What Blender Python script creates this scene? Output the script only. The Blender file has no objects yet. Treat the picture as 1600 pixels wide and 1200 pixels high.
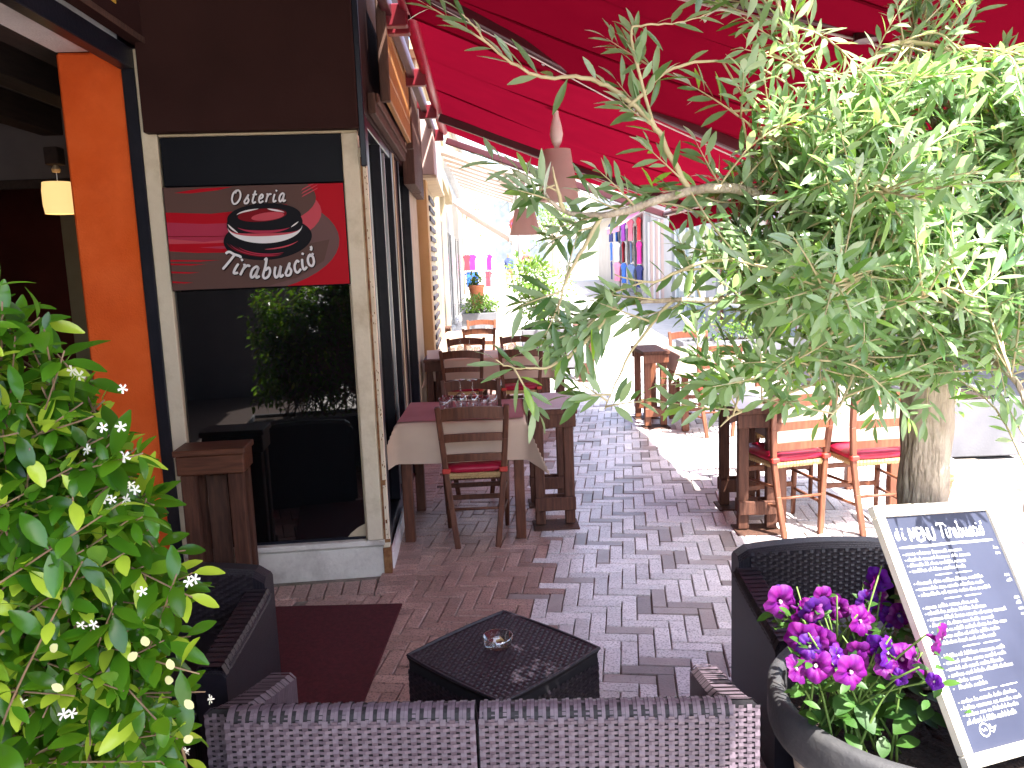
import bpy, bmesh, math, random
from mathutils import Vector, Matrix, Euler, Quaternion
random.seed(7)
R = math.radians
scene = bpy.context.scene
COL = scene.collection

# ------------------------------------------------------------------ camera, sky, sun, exposure
cam_d = bpy.data.cameras.new('camera')
cam = bpy.data.objects.new('camera', cam_d); COL.objects.link(cam)
cam_d.sensor_width = 36.0; cam_d.lens = 36.0 * 1280 / 1600
cam_d.clip_end = 2000; cam_d.clip_start = 0.05
cam.matrix_world = (Matrix.Translation((0, 0, 1.68)) @ Matrix.Rotation(R(90 - 8.4), 4, 'X') @ Matrix.Rotation(R(-2.2), 4, 'Z'))
scene.camera = cam

TO_SUN = Vector((0.37, -0.45, 1.0)).normalized()
world = bpy.data.worlds.new('World'); scene.world = world; world.use_nodes = True
wn = world.node_tree; wn.nodes.clear()
sky = wn.nodes.new('ShaderNodeTexSky'); sky.sky_type = 'NISHITA'; sky.sun_disc = False
sky.sun_elevation = math.asin(TO_SUN.z); sky.sun_rotation = math.atan2(TO_SUN.x, TO_SUN.y)
sky.air_density = 1.0; sky.dust_density = 2.5; sky.ozone_density = 1.0
bg = wn.nodes.new('ShaderNodeBackground'); bg.inputs[1].default_value = 0.15
wo = wn.nodes.new('ShaderNodeOutputWorld')
wn.links.new(sky.outputs[0], bg.inputs[0]); wn.links.new(bg.outputs[0], wo.inputs[0])

sun_d = bpy.data.lights.new('sun', 'SUN'); sun_d.energy = 4.0; sun_d.angle = R(0.53); sun_d.color = (1, .955, .88)
sun = bpy.data.objects.new('sun', sun_d); COL.objects.link(sun); sun.location = (10, -8, 30)
sun.rotation_euler = TO_SUN.to_track_quat('Z', 'Y').to_euler()

scene.view_settings.view_transform = 'Standard'; scene.view_settings.look = 'None'
scene.view_settings.exposure = 2.55; scene.view_settings.gamma = 1.0
try: scene.view_settings.use_curve_mapping = False
except Exception: pass
try:
    scene.cycles.max_bounces = 8; scene.cycles.diffuse_bounces = 4; scene.cycles.transparent_max_bounces = 12
    scene.cycles.transmission_bounces = 8; scene.cycles.glossy_bounces = 4
    scene.cycles.sample_clamp_indirect = 6.0; scene.cycles.caustics_refractive = False; scene.cycles.caustics_reflective = False
except Exception: pass

# ------------------------------------------------------------------ materials
MATS = {}
def mat(name, col, rough=.6, col2=None, scale=8, detail=4, bump=0, bscale=None, spec=.5, metal=0, trans=0, stretch=None,
        coat=0, var=0, contrast=(.35, .65), translucent=None, tfac=.5, emit=None, emit_s=0, ior=1.45, speck=None, speck_s=220, speck_t=.62, weave=None, coords='Object', bdist=.01, dirt=None, dirt_s=1.5):
    m = bpy.data.materials.new(name); m.use_nodes = True; nt = m.node_tree; N = nt.nodes; L = nt.links
    b = N['Principled BSDF']; out = N['Material Output']
    b.inputs['Roughness'].default_value = rough; b.inputs['Metallic'].default_value = metal
    b.inputs['Specular IOR Level'].default_value = spec; b.inputs['IOR'].default_value = ior
    b.inputs['Transmission Weight'].default_value = trans; b.inputs['Coat Weight'].default_value = coat
    tc = N.new('ShaderNodeTexCoord'); vec = tc.outputs[coords]
    if stretch:
        mp = N.new('ShaderNodeMapping'); mp.inputs['Scale'].default_value = stretch; L.new(vec, mp.inputs[0]); vec = mp.outputs[0]
    c4 = lambda c: (c[0], c[1], c[2], 1)
    src = None
    if col2 is not None:
        nz = N.new('ShaderNodeTexNoise'); nz.inputs['Scale'].default_value = scale; nz.inputs['Detail'].default_value = detail
        L.new(vec, nz.inputs[0])
        cr = N.new('ShaderNodeValToRGB'); cr.color_ramp.elements[0].position = contrast[0]; cr.color_ramp.elements[1].position = contrast[1]
        cr.color_ramp.elements[0].color = c4(col); cr.color_ramp.elements[1].color = c4(col2)
        L.new(nz.outputs[0], cr.inputs[0]); src = cr.outputs[0]
    else:
        rgb = N.new('ShaderNodeRGB'); rgb.outputs[0].default_value = c4(col); src = rgb.outputs[0]
    if speck:
        n2 = N.new('ShaderNodeTexNoise'); n2.inputs['Scale'].default_value = speck_s; n2.inputs['Detail'].default_value = 3; L.new(tc.outputs[coords], n2.inputs[0])
        r2 = N.new('ShaderNodeValToRGB'); r2.color_ramp.elements[0].position = speck_t - .05; r2.color_ramp.elements[1].position = speck_t + .05
        L.new(n2.outputs[0], r2.inputs[0])
        mx = N.new('ShaderNodeMix'); mx.data_type = 'RGBA'; L.new(r2.outputs[0], mx.inputs[0]); L.new(src, mx.inputs[6]); mx.inputs[7].default_value = c4(speck); src = mx.outputs[2]
    if dirt:
        n3 = N.new('ShaderNodeTexNoise'); n3.inputs['Scale'].default_value = dirt_s; n3.inputs['Detail'].default_value = 7; n3.inputs['Roughness'].default_value = .65
        L.new(tc.outputs[coords], n3.inputs[0])
        r3 = N.new('ShaderNodeValToRGB'); r3.color_ramp.elements[0].position = .48; r3.color_ramp.elements[1].position = .72
        r3.color_ramp.elements[1].color = (.7, .7, .7, 1); L.new(n3.outputs[0], r3.inputs[0])
        mx = N.new('ShaderNodeMix'); mx.data_type = 'RGBA'; L.new(r3.outputs[0], mx.inputs[0]); L.new(src, mx.inputs[6]); mx.inputs[7].default_value = c4(dirt); src = mx.outputs[2]
    if var:
        oi = N.new('ShaderNodeObjectInfo'); ge = N.new('ShaderNodeNewGeometry')
        ad = N.new('ShaderNodeMath'); ad.operation = 'ADD'; L.new(oi.outputs['Random'], ad.inputs[0]); L.new(ge.outputs['Random Per Island'], ad.inputs[1])
        fr = N.new('ShaderNodeMath'); fr.operation = 'FRACT'; L.new(ad.outputs[0], fr.inputs[0])
        ml = N.new('ShaderNodeMapRange'); ml.inputs[3].default_value = 1 - var; ml.inputs[4].default_value = 1 + var; L.new(fr.outputs[0], ml.inputs[0])
        hs = N.new('ShaderNodeHueSaturation'); L.new(src, hs.inputs['Color']); L.new(ml.outputs[0], hs.inputs['Value']); src = hs.outputs[0]
    L.new(src, b.inputs['Base Color'])
    if bump or weave:
        bp = N.new('ShaderNodeBump'); bp.inputs['Strength'].default_value = bump or .8; bp.inputs['Distance'].default_value = bdist
        if weave:
            br = N.new('ShaderNodeTexBrick'); br.inputs['Scale'].default_value = weave; br.inputs['Mortar Size'].default_value = .035; br.inputs['Mortar Smooth'].default_value = .8
            L.new(vec, br.inputs[0]); iv = N.new('ShaderNodeMath'); iv.operation = 'SUBTRACT'; iv.inputs[0].default_value = 1; L.new(br.outputs['Fac'], iv.inputs[1]); L.new(iv.outputs[0], bp.inputs['Height'])
        else:
            n4 = N.new('ShaderNodeTexNoise'); n4.inputs['Scale'].default_value = bscale or scale * 3; n4.inputs['Detail'].default_value = 5; L.new(vec, n4.inputs[0]); L.new(n4.outputs[0], bp.inputs['Height'])
        L.new(bp.outputs[0], b.inputs['Normal'])
    if emit:
        b.inputs['Emission Color'].default_value = c4(emit); b.inputs['Emission Strength'].default_value = emit_s
    if translucent:
        tr = N.new('ShaderNodeBsdfTranslucent'); tr.inputs[0].default_value = c4(translucent)
        ms = N.new('ShaderNodeMixShader'); ms.inputs[0].default_value = tfac
        L.new(b.outputs[0], ms.inputs[1]); L.new(tr.outputs[0], ms.inputs[2]); L.new(ms.outputs[0], out.inputs['Surface'])
    MATS[name] = m
    return m

def leafmat(name, top, top2, under, tcol, tfac=.35, rough=.35, young=None, ythr=.86):
    """two-sided leaf: glossy upper face, paler underside, some light passes through; each leaf has its own shade"""
    m = bpy.data.materials.new(name); m.use_nodes = True; nt = m.node_tree; N = nt.nodes; L = nt.links
    b = N['Principled BSDF']; out = N['Material Output']; b.inputs['Roughness'].default_value = rough
    c4 = lambda c: (c[0], c[1], c[2], 1)
    oi = N.new('ShaderNodeObjectInfo'); ge = N.new('ShaderNodeNewGeometry')
    ad = N.new('ShaderNodeMath'); ad.operation = 'ADD'; L.new(oi.outputs['Random'], ad.inputs[0]); L.new(ge.outputs['Random Per Island'], ad.inputs[1])
    fr = N.new('ShaderNodeMath'); fr.operation = 'FRACT'; L.new(ad.outputs[0], fr.inputs[0])
    cr = N.new('ShaderNodeValToRGB'); cr.color_ramp.elements[0].color = c4(top); cr.color_ramp.elements[1].color = c4(top2); cr.color_ramp.elements[1].position = .8
    if young:
        e = cr.color_ramp.elements.new(ythr); e.color = c4(young); e2 = cr.color_ramp.elements.new(ythr - .02); e2.color = c4(top2)
    L.new(fr.outputs[0], cr.inputs[0])
    mx = N.new('ShaderNodeMix'); mx.data_type = 'RGBA'; L.new(ge.outputs['Backfacing'], mx.inputs[0]); L.new(cr.outputs[0], mx.inputs[6]); mx.inputs[7].default_value = c4(under)
    L.new(mx.outputs[2], b.inputs['Base Color'])
    tr = N.new('ShaderNodeBsdfTranslucent')
    mt = N.new('ShaderNodeMix'); mt.data_type = 'RGBA'; mt.inputs[0].default_value = .5; L.new(cr.outputs[0], mt.inputs[6]); mt.inputs[7].default_value = c4(tcol); L.new(mt.outputs[2], tr.inputs[0])
    ms = N.new('ShaderNodeMixShader'); ms.inputs[0].default_value = tfac
    L.new(b.outputs[0], ms.inputs[1]); L.new(tr.outputs[0], ms.inputs[2]); L.new(ms.outputs[0], out.inputs['Surface'])
    MATS[name] = m; return m

#mat('brick_red', (.25, .15, .13), .8, (.36, .22, .18), 14, 5, .5, 60, speck=(.11, .07, .065), speck_s=150, speck_t=.58, var=.28, coords='Generated')
for nm, c, c2, sp in (('paver_red', (.36, .225, .19), (.48, .31, .26), (.20, .13, .12)), ('paver_grey', (.68, .645, .655), (.79, .755, .765), (.42, .39, .405)), ('paver_taupe', (.31, .265, .255), (.37, .32, .305), (.24, .205, .20))):
    m = mat(nm, c, .38, c2, 9, 5, .35, 90, speck=sp, speck_s=105, speck_t=.56 if nm != 'paver_taupe' else .62, var=.20, dirt=tuple(x * .8 for x in c), dirt_s=2.2, coords='Object', bdist=.004)
    # follow world position so that neighbours differ
    nt = m.node_tree; tc = nt.nodes['Texture Coordinate']; ge = nt.nodes.new('ShaderNodeNewGeometry')
    for l in list(nt.links):
        if l.from_node == tc: ts = l.to_socket; nt.links.remove(l); nt.links.new(ge.outputs['Position'], ts)
mat('joint', (.15, .13, .12), .95, (.24, .21, .17), 30, 4, .5, dirt=(.07, .09, .03), dirt_s=3)
mat('street', (.40, .375, .35), .9, (.46, .43, .405), 6, 6, .3, 60, dirt=(.33, .30, .28), dirt_s=.7)
mat('asphalt', (.16, .155, .165), .9, (.21, .2, .21), 20, 5, .4, 120)
mat('orange_plaster', (.80, .120, .022), .92, (.88, .150, .034), 5, 6, .55, 130, dirt=(.70, .10, .022), dirt_s=3, bdist=.006, spec=.1)
mat('white_plaster', (.80, .77, .76), .9, (.86, .83, .82), 4, 5, .35, 90, dirt=(.5, .47, .45), dirt_s=1.5)
mat('black_steel', (.012, .013, .020), .3, (.018, .018, .026), 9, 3, .1, 60, spec=.25)
mat('cream_paint', (.70, .60, .44), .6, (.76, .67, .50), 5, 5, .15, 60, dirt=(.46, .36, .22), dirt_s=5)
mat('cream_dark', (.50, .40, .26), .65, (.60, .50, .33), 6, 5, .2, 60)
mat('rust', (.16, .055, .02), .9, (.33, .17, .07), 25, 5, .6, 90)
mat('brown_panel', (.030, .0115, .0100), .75, (.036, .0140, .0120), 3, 4, .1, 60, spec=.12)
mat('black_panel', (.004, .0045, .008), .5, (.006, .0065, .010), 4, 3, spec=.15)
mat('plinth', (.72, .68, .60), .85, (.80, .76, .68), 6, 6, .4, 60, dirt=(.32, .28, .24), dirt_s=4)
mat('window_glass', (.004, .005, .006), .02, spec=.7, ior=1.75)
mat('door_glass', (.006, .006, .009), .05, spec=.4, ior=1.45)
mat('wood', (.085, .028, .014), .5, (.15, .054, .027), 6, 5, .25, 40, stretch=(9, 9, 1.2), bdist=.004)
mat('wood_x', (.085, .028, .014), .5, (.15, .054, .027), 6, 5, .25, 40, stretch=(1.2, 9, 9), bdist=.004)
mat('wood_light_sunlit', (.15, .050, .026), .48, (.22, .082, .042), 6, 5, .2, 40, stretch=(9, 9, 1.2), bdist=.004)  # lighter copy of wood, with direct sun put into the colour
mat('wood_rough', (.068, .025, .015), .75, (.125, .050, .029), 6, 6, .6, 40, stretch=(12, 12, 1.0), bdist=.006)
mat('wood_dark', (.055, .025, .017), .7, (.10, .045, .028), 6, 5, .4, 40, stretch=(10, 10, 1.2))
mat('wood_sign', (.30, .13, .035), .5, (.50, .24, .07), 5, 6, .3, 40, stretch=(10, 10, .9), contrast=(.3, .7))
mat('gold_paint', (.55, .30, .03), .5, (.65, .38, .05), 8)
mat('straw', (.50, .32, .13), .8, (.66, .46, .22), 40, 4, .8, 90, stretch=(1, 6, 6))
mat('cushion_red', (.34, .005, .03), .38, (.40, .008, .04), 8, 3, .25, 30, spec=.5)
mat('tie_red', (.50, .05, .035), .6)
mat('cloth_beige', (.60, .45, .34), .9, (.66, .51, .39), 5, 4, .25, 300, bdist=.002)
mat('cloth_white', (.50, .40, .35), .9, (.56, .46, .40), 5, 4, .25, 300, bdist=.002)
mat('runner_pink', (.46, .20, .205), .85, (.53, .25, .25), 4, 5, .25, 200, bdist=.002)
mat('paper', (.78, .78, .80), .8)
mat('glass', (1, 1, 1), .02, trans=1.0, ior=1.28)
mat('steel', (.6, .6, .62), .3, metal=1)
mat('rattan', (.010, .009, .016), .42, (.015, .013, .021), 30, 3, .9, weave=42, stretch=(1, 1, 1.6), bdist=.006)
mat('rattan_strand', (.092, .066, .086), .45, (.124, .092, .114), 40, 3, .2, 200, var=.14, bdist=.002)
mat('rattan_dark', (.016, .012, .018), .4, (.026, .020, .027), 40, 3, .2, 200, var=.15, bdist=.002)
mat('rattan_back', (.012, .010, .013), .7)
mat('mat_red', (.055, .006, .010), .95, (.085, .010, .016), 60, 3, .7, 400, bdist=.004)
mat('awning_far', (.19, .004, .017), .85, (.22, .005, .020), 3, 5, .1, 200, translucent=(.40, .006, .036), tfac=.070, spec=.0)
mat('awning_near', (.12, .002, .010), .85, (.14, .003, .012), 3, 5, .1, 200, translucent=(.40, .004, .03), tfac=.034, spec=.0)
mat('awning_metal', (.14, .010, .018), .35, (.18, .014, .022), 6, 3, .1, spec=.6)
mat('awning_dark', (.045, .006, .010), .4, (.06, .009, .013), 6, 3, .1)
mat('white_metal', (.75, .74, .72), .4)
mat('bar_cream', (.62, .50, .46), .45)
mat('lamp_white', (.86, .80, .72), .5, (.88, .82, .75), 9)
mat('lamp_shade', (.62, .46, .41), .8, (.66, .50, .45), 9, translucent=(.6, .44, .38), tfac=.3)
mat('lit_shade', (.85, .65, .35), .7, emit=(1, .62, .24), emit_s=.20)
mat('bark', (.38, .30, .22), .9, (.56, .46, .35), 7, 7, 1.0, 22, stretch=(3.0, 3.0, .7), dirt=(.17, .12, .09), dirt_s=9, bdist=.02)
mat('twig', (.42, .34, .19), .7, (.50, .42, .24), 20)
mat('vine', (.16, .10, .06), .8, (.24, .16, .09), 20, 4, .4, 60)
mat('stem_green', (.12, .20, .04), .6)
mat('pot_grey', (.040, .040, .044), .6, (.055, .054, .058), 7, 6, .2, 70, dirt=(.09, .085, .08), dirt_s=4)
mat('pot_stone', (.36, .30, .245), .85, (.44, .38, .31), 6, 6, .4, 50)
mat('planter_grey', (.13, .13, .145), .8, (.16, .16, .178), 4, 4, .15, 60)
mat('terracotta', (.50, .165, .075), .8, (.57, .21, .10), 7)
mat('soil', (.030, .019, .014), .95, (.058, .038, .028), 40, 5, 1.0, 90, bdist=.02)
mat('board_frame', (.80, .72, .58), .5, (.86, .79, .66), 5, 4, .1, stretch=(1, 1, 6))
mat('chalkboard', (.020, .024, .048), .55, (.034, .040, .072), 3, 5)
mat('chalk', (.88, .88, .88), .9)
mat('petal_magenta', (.17, .001, .145), .6, (.12, .001, .165), 30, translucent=(.34, .003, .27), tfac=.35, var=.2)
mat('petal_violet', (.05, .002, .18), .6, (.10, .001, .17), 30, translucent=(.18, .01, .48), tfac=.35, var=.2)
mat('petal_white', (.85, .84, .74), .6, translucent=(.85, .85, .7), tfac=.3)
mat('petal_throat', (.35, .28, .30), .6)
mat('pale_leaf', (.72, .72, .36), .5, translucent=(.75, .8, .3), tfac=.4)
mat('wall_cream', (.42, .33, .20), .85, (.47, .38, .24), 3, 5, .2, 80, dirt=(.36, .28, .17), dirt_s=1.2)
mat('wall_ochre', (.58, .38, .17), .85, (.63, .43, .21), 3, 5, .2, 80)
mat('wall_pink', (.46, .34, .31), .8, (.52, .39, .35), 3, 5, .1)
mat('wall_white', (.42, .41, .40), .85, (.47, .46, .45), 2, 5, .2, 60)
mat('wall_far', (.34, .32, .29), .9, (.38, .355, .32), 1, 4)
mat('far_window', (.10, .12, .14), .2, (.16, .18, .20), 2)
mat('shop_glass', (.20, .27, .27), .08, (.32, .40, .38), 1.5, 4, spec=.8)
mat('shop_dark', (.02, .02, .03), .3)
mat('white_canvas', (.42, .40, .37), .8, (.46, .44, .41), 3, translucent=(.6, .56, .5), tfac=.22)
mat('grid_dark', (.05, .04, .05), .6)
mat('dark_red_wall', (.10, .014, .010), .85, (.13, .02, .014), 3)
mat('interior_grey', (.13, .115, .12), .9, (.16, .14, .145), 3)
mat('interior_floor', (.06, .04, .035), .6)
mat('beam_dark', (.030, .019, .017), .8, (.045, .028, .024), 5, 4, .2, stretch=(8, 1, 8))
mat('sign_red', (.44, .004, .014), .5, spec=.12)
mat('sign_taupe', (.115, .062, .052), .5, spec=.12)
mat('sign_taupe2', (.15, .080, .075), .5, spec=.12)
mat('sign_pink', (.55, .075, .10), .5, spec=.12)
mat('sign_rose', (.42, .035, .075), .5, spec=.12)
mat('sign_darkred', (.20, .004, .010), .5, spec=.12)
mat('sign_black', (.008, .007, .010), .5, spec=.12)
mat('sign_white', (.80, .78, .78), .5, spec=.12)
mat('no_park_blue', (.02, .08, .45), .4); mat('no_park_red', (.6, .03, .03), .4)
g_ = MATS['glass']; N_ = g_.node_tree.nodes; L_ = g_.node_tree.links       # thin clear glass: mostly see-through, mirror-like at the edges
tr_ = N_.new('ShaderNodeBsdfTransparent'); tr_.inputs[0].default_value = (.95, .96, .96, 1); gs_ = N_.new('ShaderNodeBsdfGlossy'); gs_.inputs['Roughness'].default_value = .03
lw_ = N_.new('ShaderNodeLayerWeight'); lw_.inputs[0].default_value = .35; pw_ = N_.new('ShaderNodeMath'); pw_.operation = 'POWER'; pw_.inputs[1].default_value = 2.2; L_.new(lw_.outputs['Facing'], pw_.inputs[0])
ma_ = N_.new('ShaderNodeMath'); ma_.operation = 'MULTIPLY_ADD'; ma_.inputs[1].default_value = .75; ma_.inputs[2].default_value = .17; L_.new(pw_.outputs[0], ma_.inputs[0])
mx_ = N_.new('ShaderNodeMixShader'); L_.new(ma_.outputs[0], mx_.inputs[0]); L_.new(tr_.outputs[0], mx_.inputs[1]); L_.new(gs_.outputs[0], mx_.inputs[2]); L_.new(mx_.outputs[0], N_['Material Output'].inputs['Surface'])
for nm, c in (('g_magenta', (.65, .02, .30)), ('g_red', (.60, .03, .05)), ('g_blue', (.03, .14, .55)), ('g_pink', (.75, .25, .40)), ('g_white', (.75, .72, .74)), ('g_navy', (.02, .03, .16)), ('g_purple', (.25, .03, .35)), ('g_denim', (.14, .22, .42)), ('g_yellow', (.7, .5, .08))):
    mat(nm, c, .85, tuple(x * 1.25 for x in c), 9, 3, .3, 30)
leafmat('olive_leaf', (.050, .125, .035), (.34, .45, .26), (.62, .67, .57), (.38, .72, .05), .38, .20, young=(.31, .53, .05), ythr=.72)  # paler tones paint the silvery sunlit sheen onto some of the leaves
leafmat('jasmine_leaf', (.013, .065, .006), (.060, .195, .012), (.12, .26, .04), (.32, .62, .02), .38, .22, young=(.42, .56, .05), ythr=.84)
leafmat('petunia_leaf', (.025, .085, .012), (.05, .13, .018), (.05, .12, .03), (.16, .34, .03), .35, .5)
leafmat('bush_leaf', (.05, .13, .015), (.12, .23, .03), (.10, .18, .05), (.35, .55, .05), .35, .4, young=(.30, .38, .08), ythr=.7)
leafmat('hedge_leaf', (.020, .075, .012), (.045, .13, .020), (.07, .14, .04), (.2, .4, .03), .3, .3)

# ------------------------------------------------------------------ helpers
class MB:
    def __init__(s): s.v = []; s.f = []
    def add(s, vs, fs, M=None):
        o = len(s.v)
        s.v += [tuple(M @ Vector(p)) for p in vs] if M is not None else [tuple(p) for p in vs]
        s.f += [tuple(i + o for i in f) for f in fs]; return s
    def box(s, c, d, rz=0, M=None):
        x, y, z = d[0] / 2, d[1] / 2, d[2] / 2
        vs = [(-x, -y, -z), (x, -y, -z), (x, y, -z), (-x, y, -z), (-x, -y, z), (x, -y, z), (x, y, z), (-x, y, z)]
        fs = [(3, 2, 1, 0), (4, 5, 6, 7), (0, 1, 5, 4), (1, 2, 6, 5), (2, 3, 7, 6), (3, 0, 4, 7)]
        T = Matrix.Translation(c) @ (Matrix.Rotation(rz, 4, 'Z') if rz else Matrix.Identity(4))
        if M is not None: T = T @ M
        return s.add(vs, fs, T)
    def cbox(s, c, d, ch=.004, rz=0, M=None):
        """box with chamfered edges"""
        h = [d[0] / 2, d[1] / 2, d[2] / 2]; ch = min(ch, min(h) * .8); vs = []; idx = {}
        for sx in (-1, 1):
            for sy in (-1, 1):
                for sz in (-1, 1):
                    sg = (sx, sy, sz)
                    for ax in range(3):
                        p = [sg[i] * (h[i] if i == ax else h[i] - ch) for i in range(3)]
                        idx[(sg, ax)] = len(vs); vs.append(tuple(p))
        fs = []
        for ax in range(3):
            a, b = [(1, 2), (2, 0), (0, 1)][ax]
            for sg in (-1, 1):
                q = []
                for (u, w) in ((-1, -1), (1, -1), (1, 1), (-1, 1)):
                    k = [0, 0, 0]; k[ax] = sg; k[a] = u; k[b] = w; q.append(idx[(tuple(k), ax)])
                fs.append(tuple(q) if sg > 0 else tuple(reversed(q)))
        for ax in range(3):
            a, b = [(1, 2), (2, 0), (0, 1)][ax]
            for u in (-1, 1):
                for w in (-1, 1):
                    k0 = [0, 0, 0]; k0[ax] = -1; k0[a] = u; k0[b] = w; k1 = list(k0); k1[ax] = 1
                    q = (idx[(tuple(k0), a)], idx[(tuple(k1), a)], idx[(tuple(k1), b)], idx[(tuple(k0), b)])
                    fs.append(q if u * w > 0 else tuple(reversed(q)))
        for sx in (-1, 1):
            for sy in (-1, 1):
                for sz in (-1, 1):
                    t = tuple(idx[((sx, sy, sz), a)] for a in range(3))
                    fs.append(t if sx * sy * sz > 0 else tuple(reversed(t)))
        T = Matrix.Translation(c) @ (Matrix.Rotation(rz, 4, 'Z') if rz else Matrix.Identity(4))
        if M is not None: T = T @ M
        return s.add(vs, fs, T)
    def tube(s, pts, rad, n=8, cap=True, squash=1.0):
        pts = [Vector(p) for p in pts]; k = len(pts)
        if not isinstance(rad, (list, tuple)): rad = [rad] * k
        vs = []; ref = Vector((0, 0, 1))
        t0 = (pts[1] - pts[0]).normalized()
        if abs(t0.z) > .9: ref = Vector((1, 0, 0))
        nx = t0.cross(ref).normalized()
        for i, p in enumerate(pts):
            t = (pts[min(i + 1, k - 1)] - pts[max(i - 1, 0)]).normalized()
            nx = (nx - t * nx.dot(t)).normalized(); ny = t.cross(nx)
            for j in range(n):
                a = 2 * math.pi * j / n
                vs.append(p + (nx * math.cos(a) + ny * math.sin(a) * squash) * rad[i])
        fs = []
        for i in range(k - 1):
            for j in range(n):
                j2 = (j + 1) % n; fs.append((i * n + j, i * n + j2, (i + 1) * n + j2, (i + 1) * n + j))
        if cap: fs.append(tuple(reversed(range(n)))); fs.append(tuple(range((k - 1) * n, k * n)))
        return s.add(vs, fs)
    def lathe(s, prof, n=20, c=(0, 0, 0), M=None, close=False):
        vs = []; k = len(prof)
        for r, z in prof:
            for j in range(n):
                a = 2 * math.pi * j / n; vs.append((r * math.cos(a) + (c[0] if M is None else 0), r * math.sin(a) + (c[1] if M is None else 0), z + (c[2] if M is None else 0)))
        fs = []
        for i in range(k - 1 if not close else k):
            i2 = (i + 1) % k
            for j in range(n):
                j2 = (j + 1) % n; fs.append((i * n + j, i * n + j2, i2 * n + j2, i2 * n + j))
        if not close:
            if prof[0][0] > 1e-5: fs.append(tuple(reversed(range(n))))
            if prof[-1][0] > 1e-5: fs.append(tuple(range((k - 1) * n, k * n)))
        return s.add(vs, fs, M)
    def beam(s, a, b, w, h, up=(0, 0, 1), ch=.003):
        a = Vector(a); b = Vector(b); t = b - a; L = t.length; t.normalize(); u = Vector(up)
        y = u.cross(t).normalized(); z = t.cross(y)
        M = Matrix((t, y, z)).transposed().to_4x4()
        return s.cbox(tuple((a + b) / 2), (L, w, h), ch, 0, M)
    def build(s, name, m, parent=None, smooth=False, loc=None, rz=0, bevel=0):
        me = bpy.data.meshes.new(name); me.from_pydata(s.v, [], s.f); me.update()
        if smooth:
            me.polygons.foreach_set('use_smooth', [True] * len(me.polygons))
        o = bpy.data.objects.new(name, me); COL.objects.link(o)
        if m: me.materials.append(MATS[m] if isinstance(m, str) else m)
        if parent: o.parent = parent
        if loc is not None: o.location = loc
        if rz: o.rotation_euler = (0, 0, rz)
        return o
def B(*a, **k): return MB()
def tag(o, label=None, cat=None, group=None, kind=None):
    if label: o['label'] = label
    if cat: o['category'] = cat
    if group: o['group'] = group
    if kind: o['kind'] = kind
    return o
def thing(name, label, cat, loc=(0, 0, 0), rz=0, group=None):
    o = bpy.data.objects.new(name, None); COL.objects.link(o); o.location = loc; o.rotation_euler = (0, 0, rz); o.empty_display_size = .1
    return tag(o, label, cat, group)
def inst(src, parent, M, name=None):
    c = bpy.data.objects.new(name or src.name, src.data); COL.objects.link(c); c.parent = parent; c.matrix_local = M; return c
def copy_tree(o, parent=None):
    c = o.copy(); COL.objects.link(c); c.parent = parent
    for ch in list(o.children): copy_tree(ch, c)
    return c
def catmull(pts, n=6):
    P = [Vector(p) for p in pts]; out = []
    for i in range(len(P) - 1):
        p0 = P[max(i - 1, 0)]; p1 = P[i]; p2 = P[i + 1]; p3 = P[min(i + 2, len(P) - 1)]
        for k in range(n):
            t = k / n; out.append(.5 * ((2 * p1) + (p2 - p0) * t + (2 * p0 - 5 * p1 + 4 * p2 - p3) * t * t + (3 * p1 - p0 - 3 * p2 + p3) * t ** 3))
    out.append(P[-1]); return out
# picture size of a point, used only to choose which of many alike pieces become single objects
CI = cam.matrix_world.inverted()
def px(p):
    q = CI @ Vector(p)
    if q.z > -.05: return None
    return (800 - 1280 * q.x / q.z, 600 + 1280 * q.y / q.z, -q.z)

# ------------------------------------------------------------------ ground and paving
def gz(y): return 0.0 if y < 14 else (y - 14) * .018
b = MB(); xs = [-400, -60, -8, -2.2, 0, 3, 8, 60, 400]; ys = [-400, -30, -3, 6, 14, 20, 30, 45, 70, 120, 500]
for y in ys:
    for x in xs: b.v.append((x, y, gz(min(y, 60)) - .030))
nx = len(xs)
for j in range(len(ys) - 1):
    for i in range(nx - 1): b.f.append((j * nx + i, j * nx + i + 1, (j + 1) * nx + i + 1, (j + 1) * nx + i))
tag(b.build('street_ground', 'street'), kind='structure')

pave = bpy.data.objects.new('brick_paving', None); COL.objects.link(pave); tag(pave, kind='structure')
b = MB(); b.box((.75, 6.2, -.021), (5.9, 12.4, .012)); bed = b.build('joint_bed', 'joint', pave)
BL, BW, GAP = .2180, .0727, .0048
TH = R(-8.2); ct, st = math.cos(TH), math.sin(TH); OX, OY = .3, 5.0
def brick_mesh(nm, l, w, mm, seed):
    rr = random.Random(seed); bb = MB(); bb.cbox((0, 0, -.015), (l - GAP, w - GAP, .03), .0035)
    bb.v = [(x + rr.uniform(-.0012, .0012), y + rr.uniform(-.0012, .0012), z) for x, y, z in bb.v]
    o = bb.build(nm, mm); me = o.data; bpy.data.objects.remove(o); return me
BM = {m: [brick_mesh('brick', BL, BW, m, k) for k in range(4)] for m in ('paver_red', 'paver_grey', 'paver_taupe')}
bricks = []; rb = random.Random(3)
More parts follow.
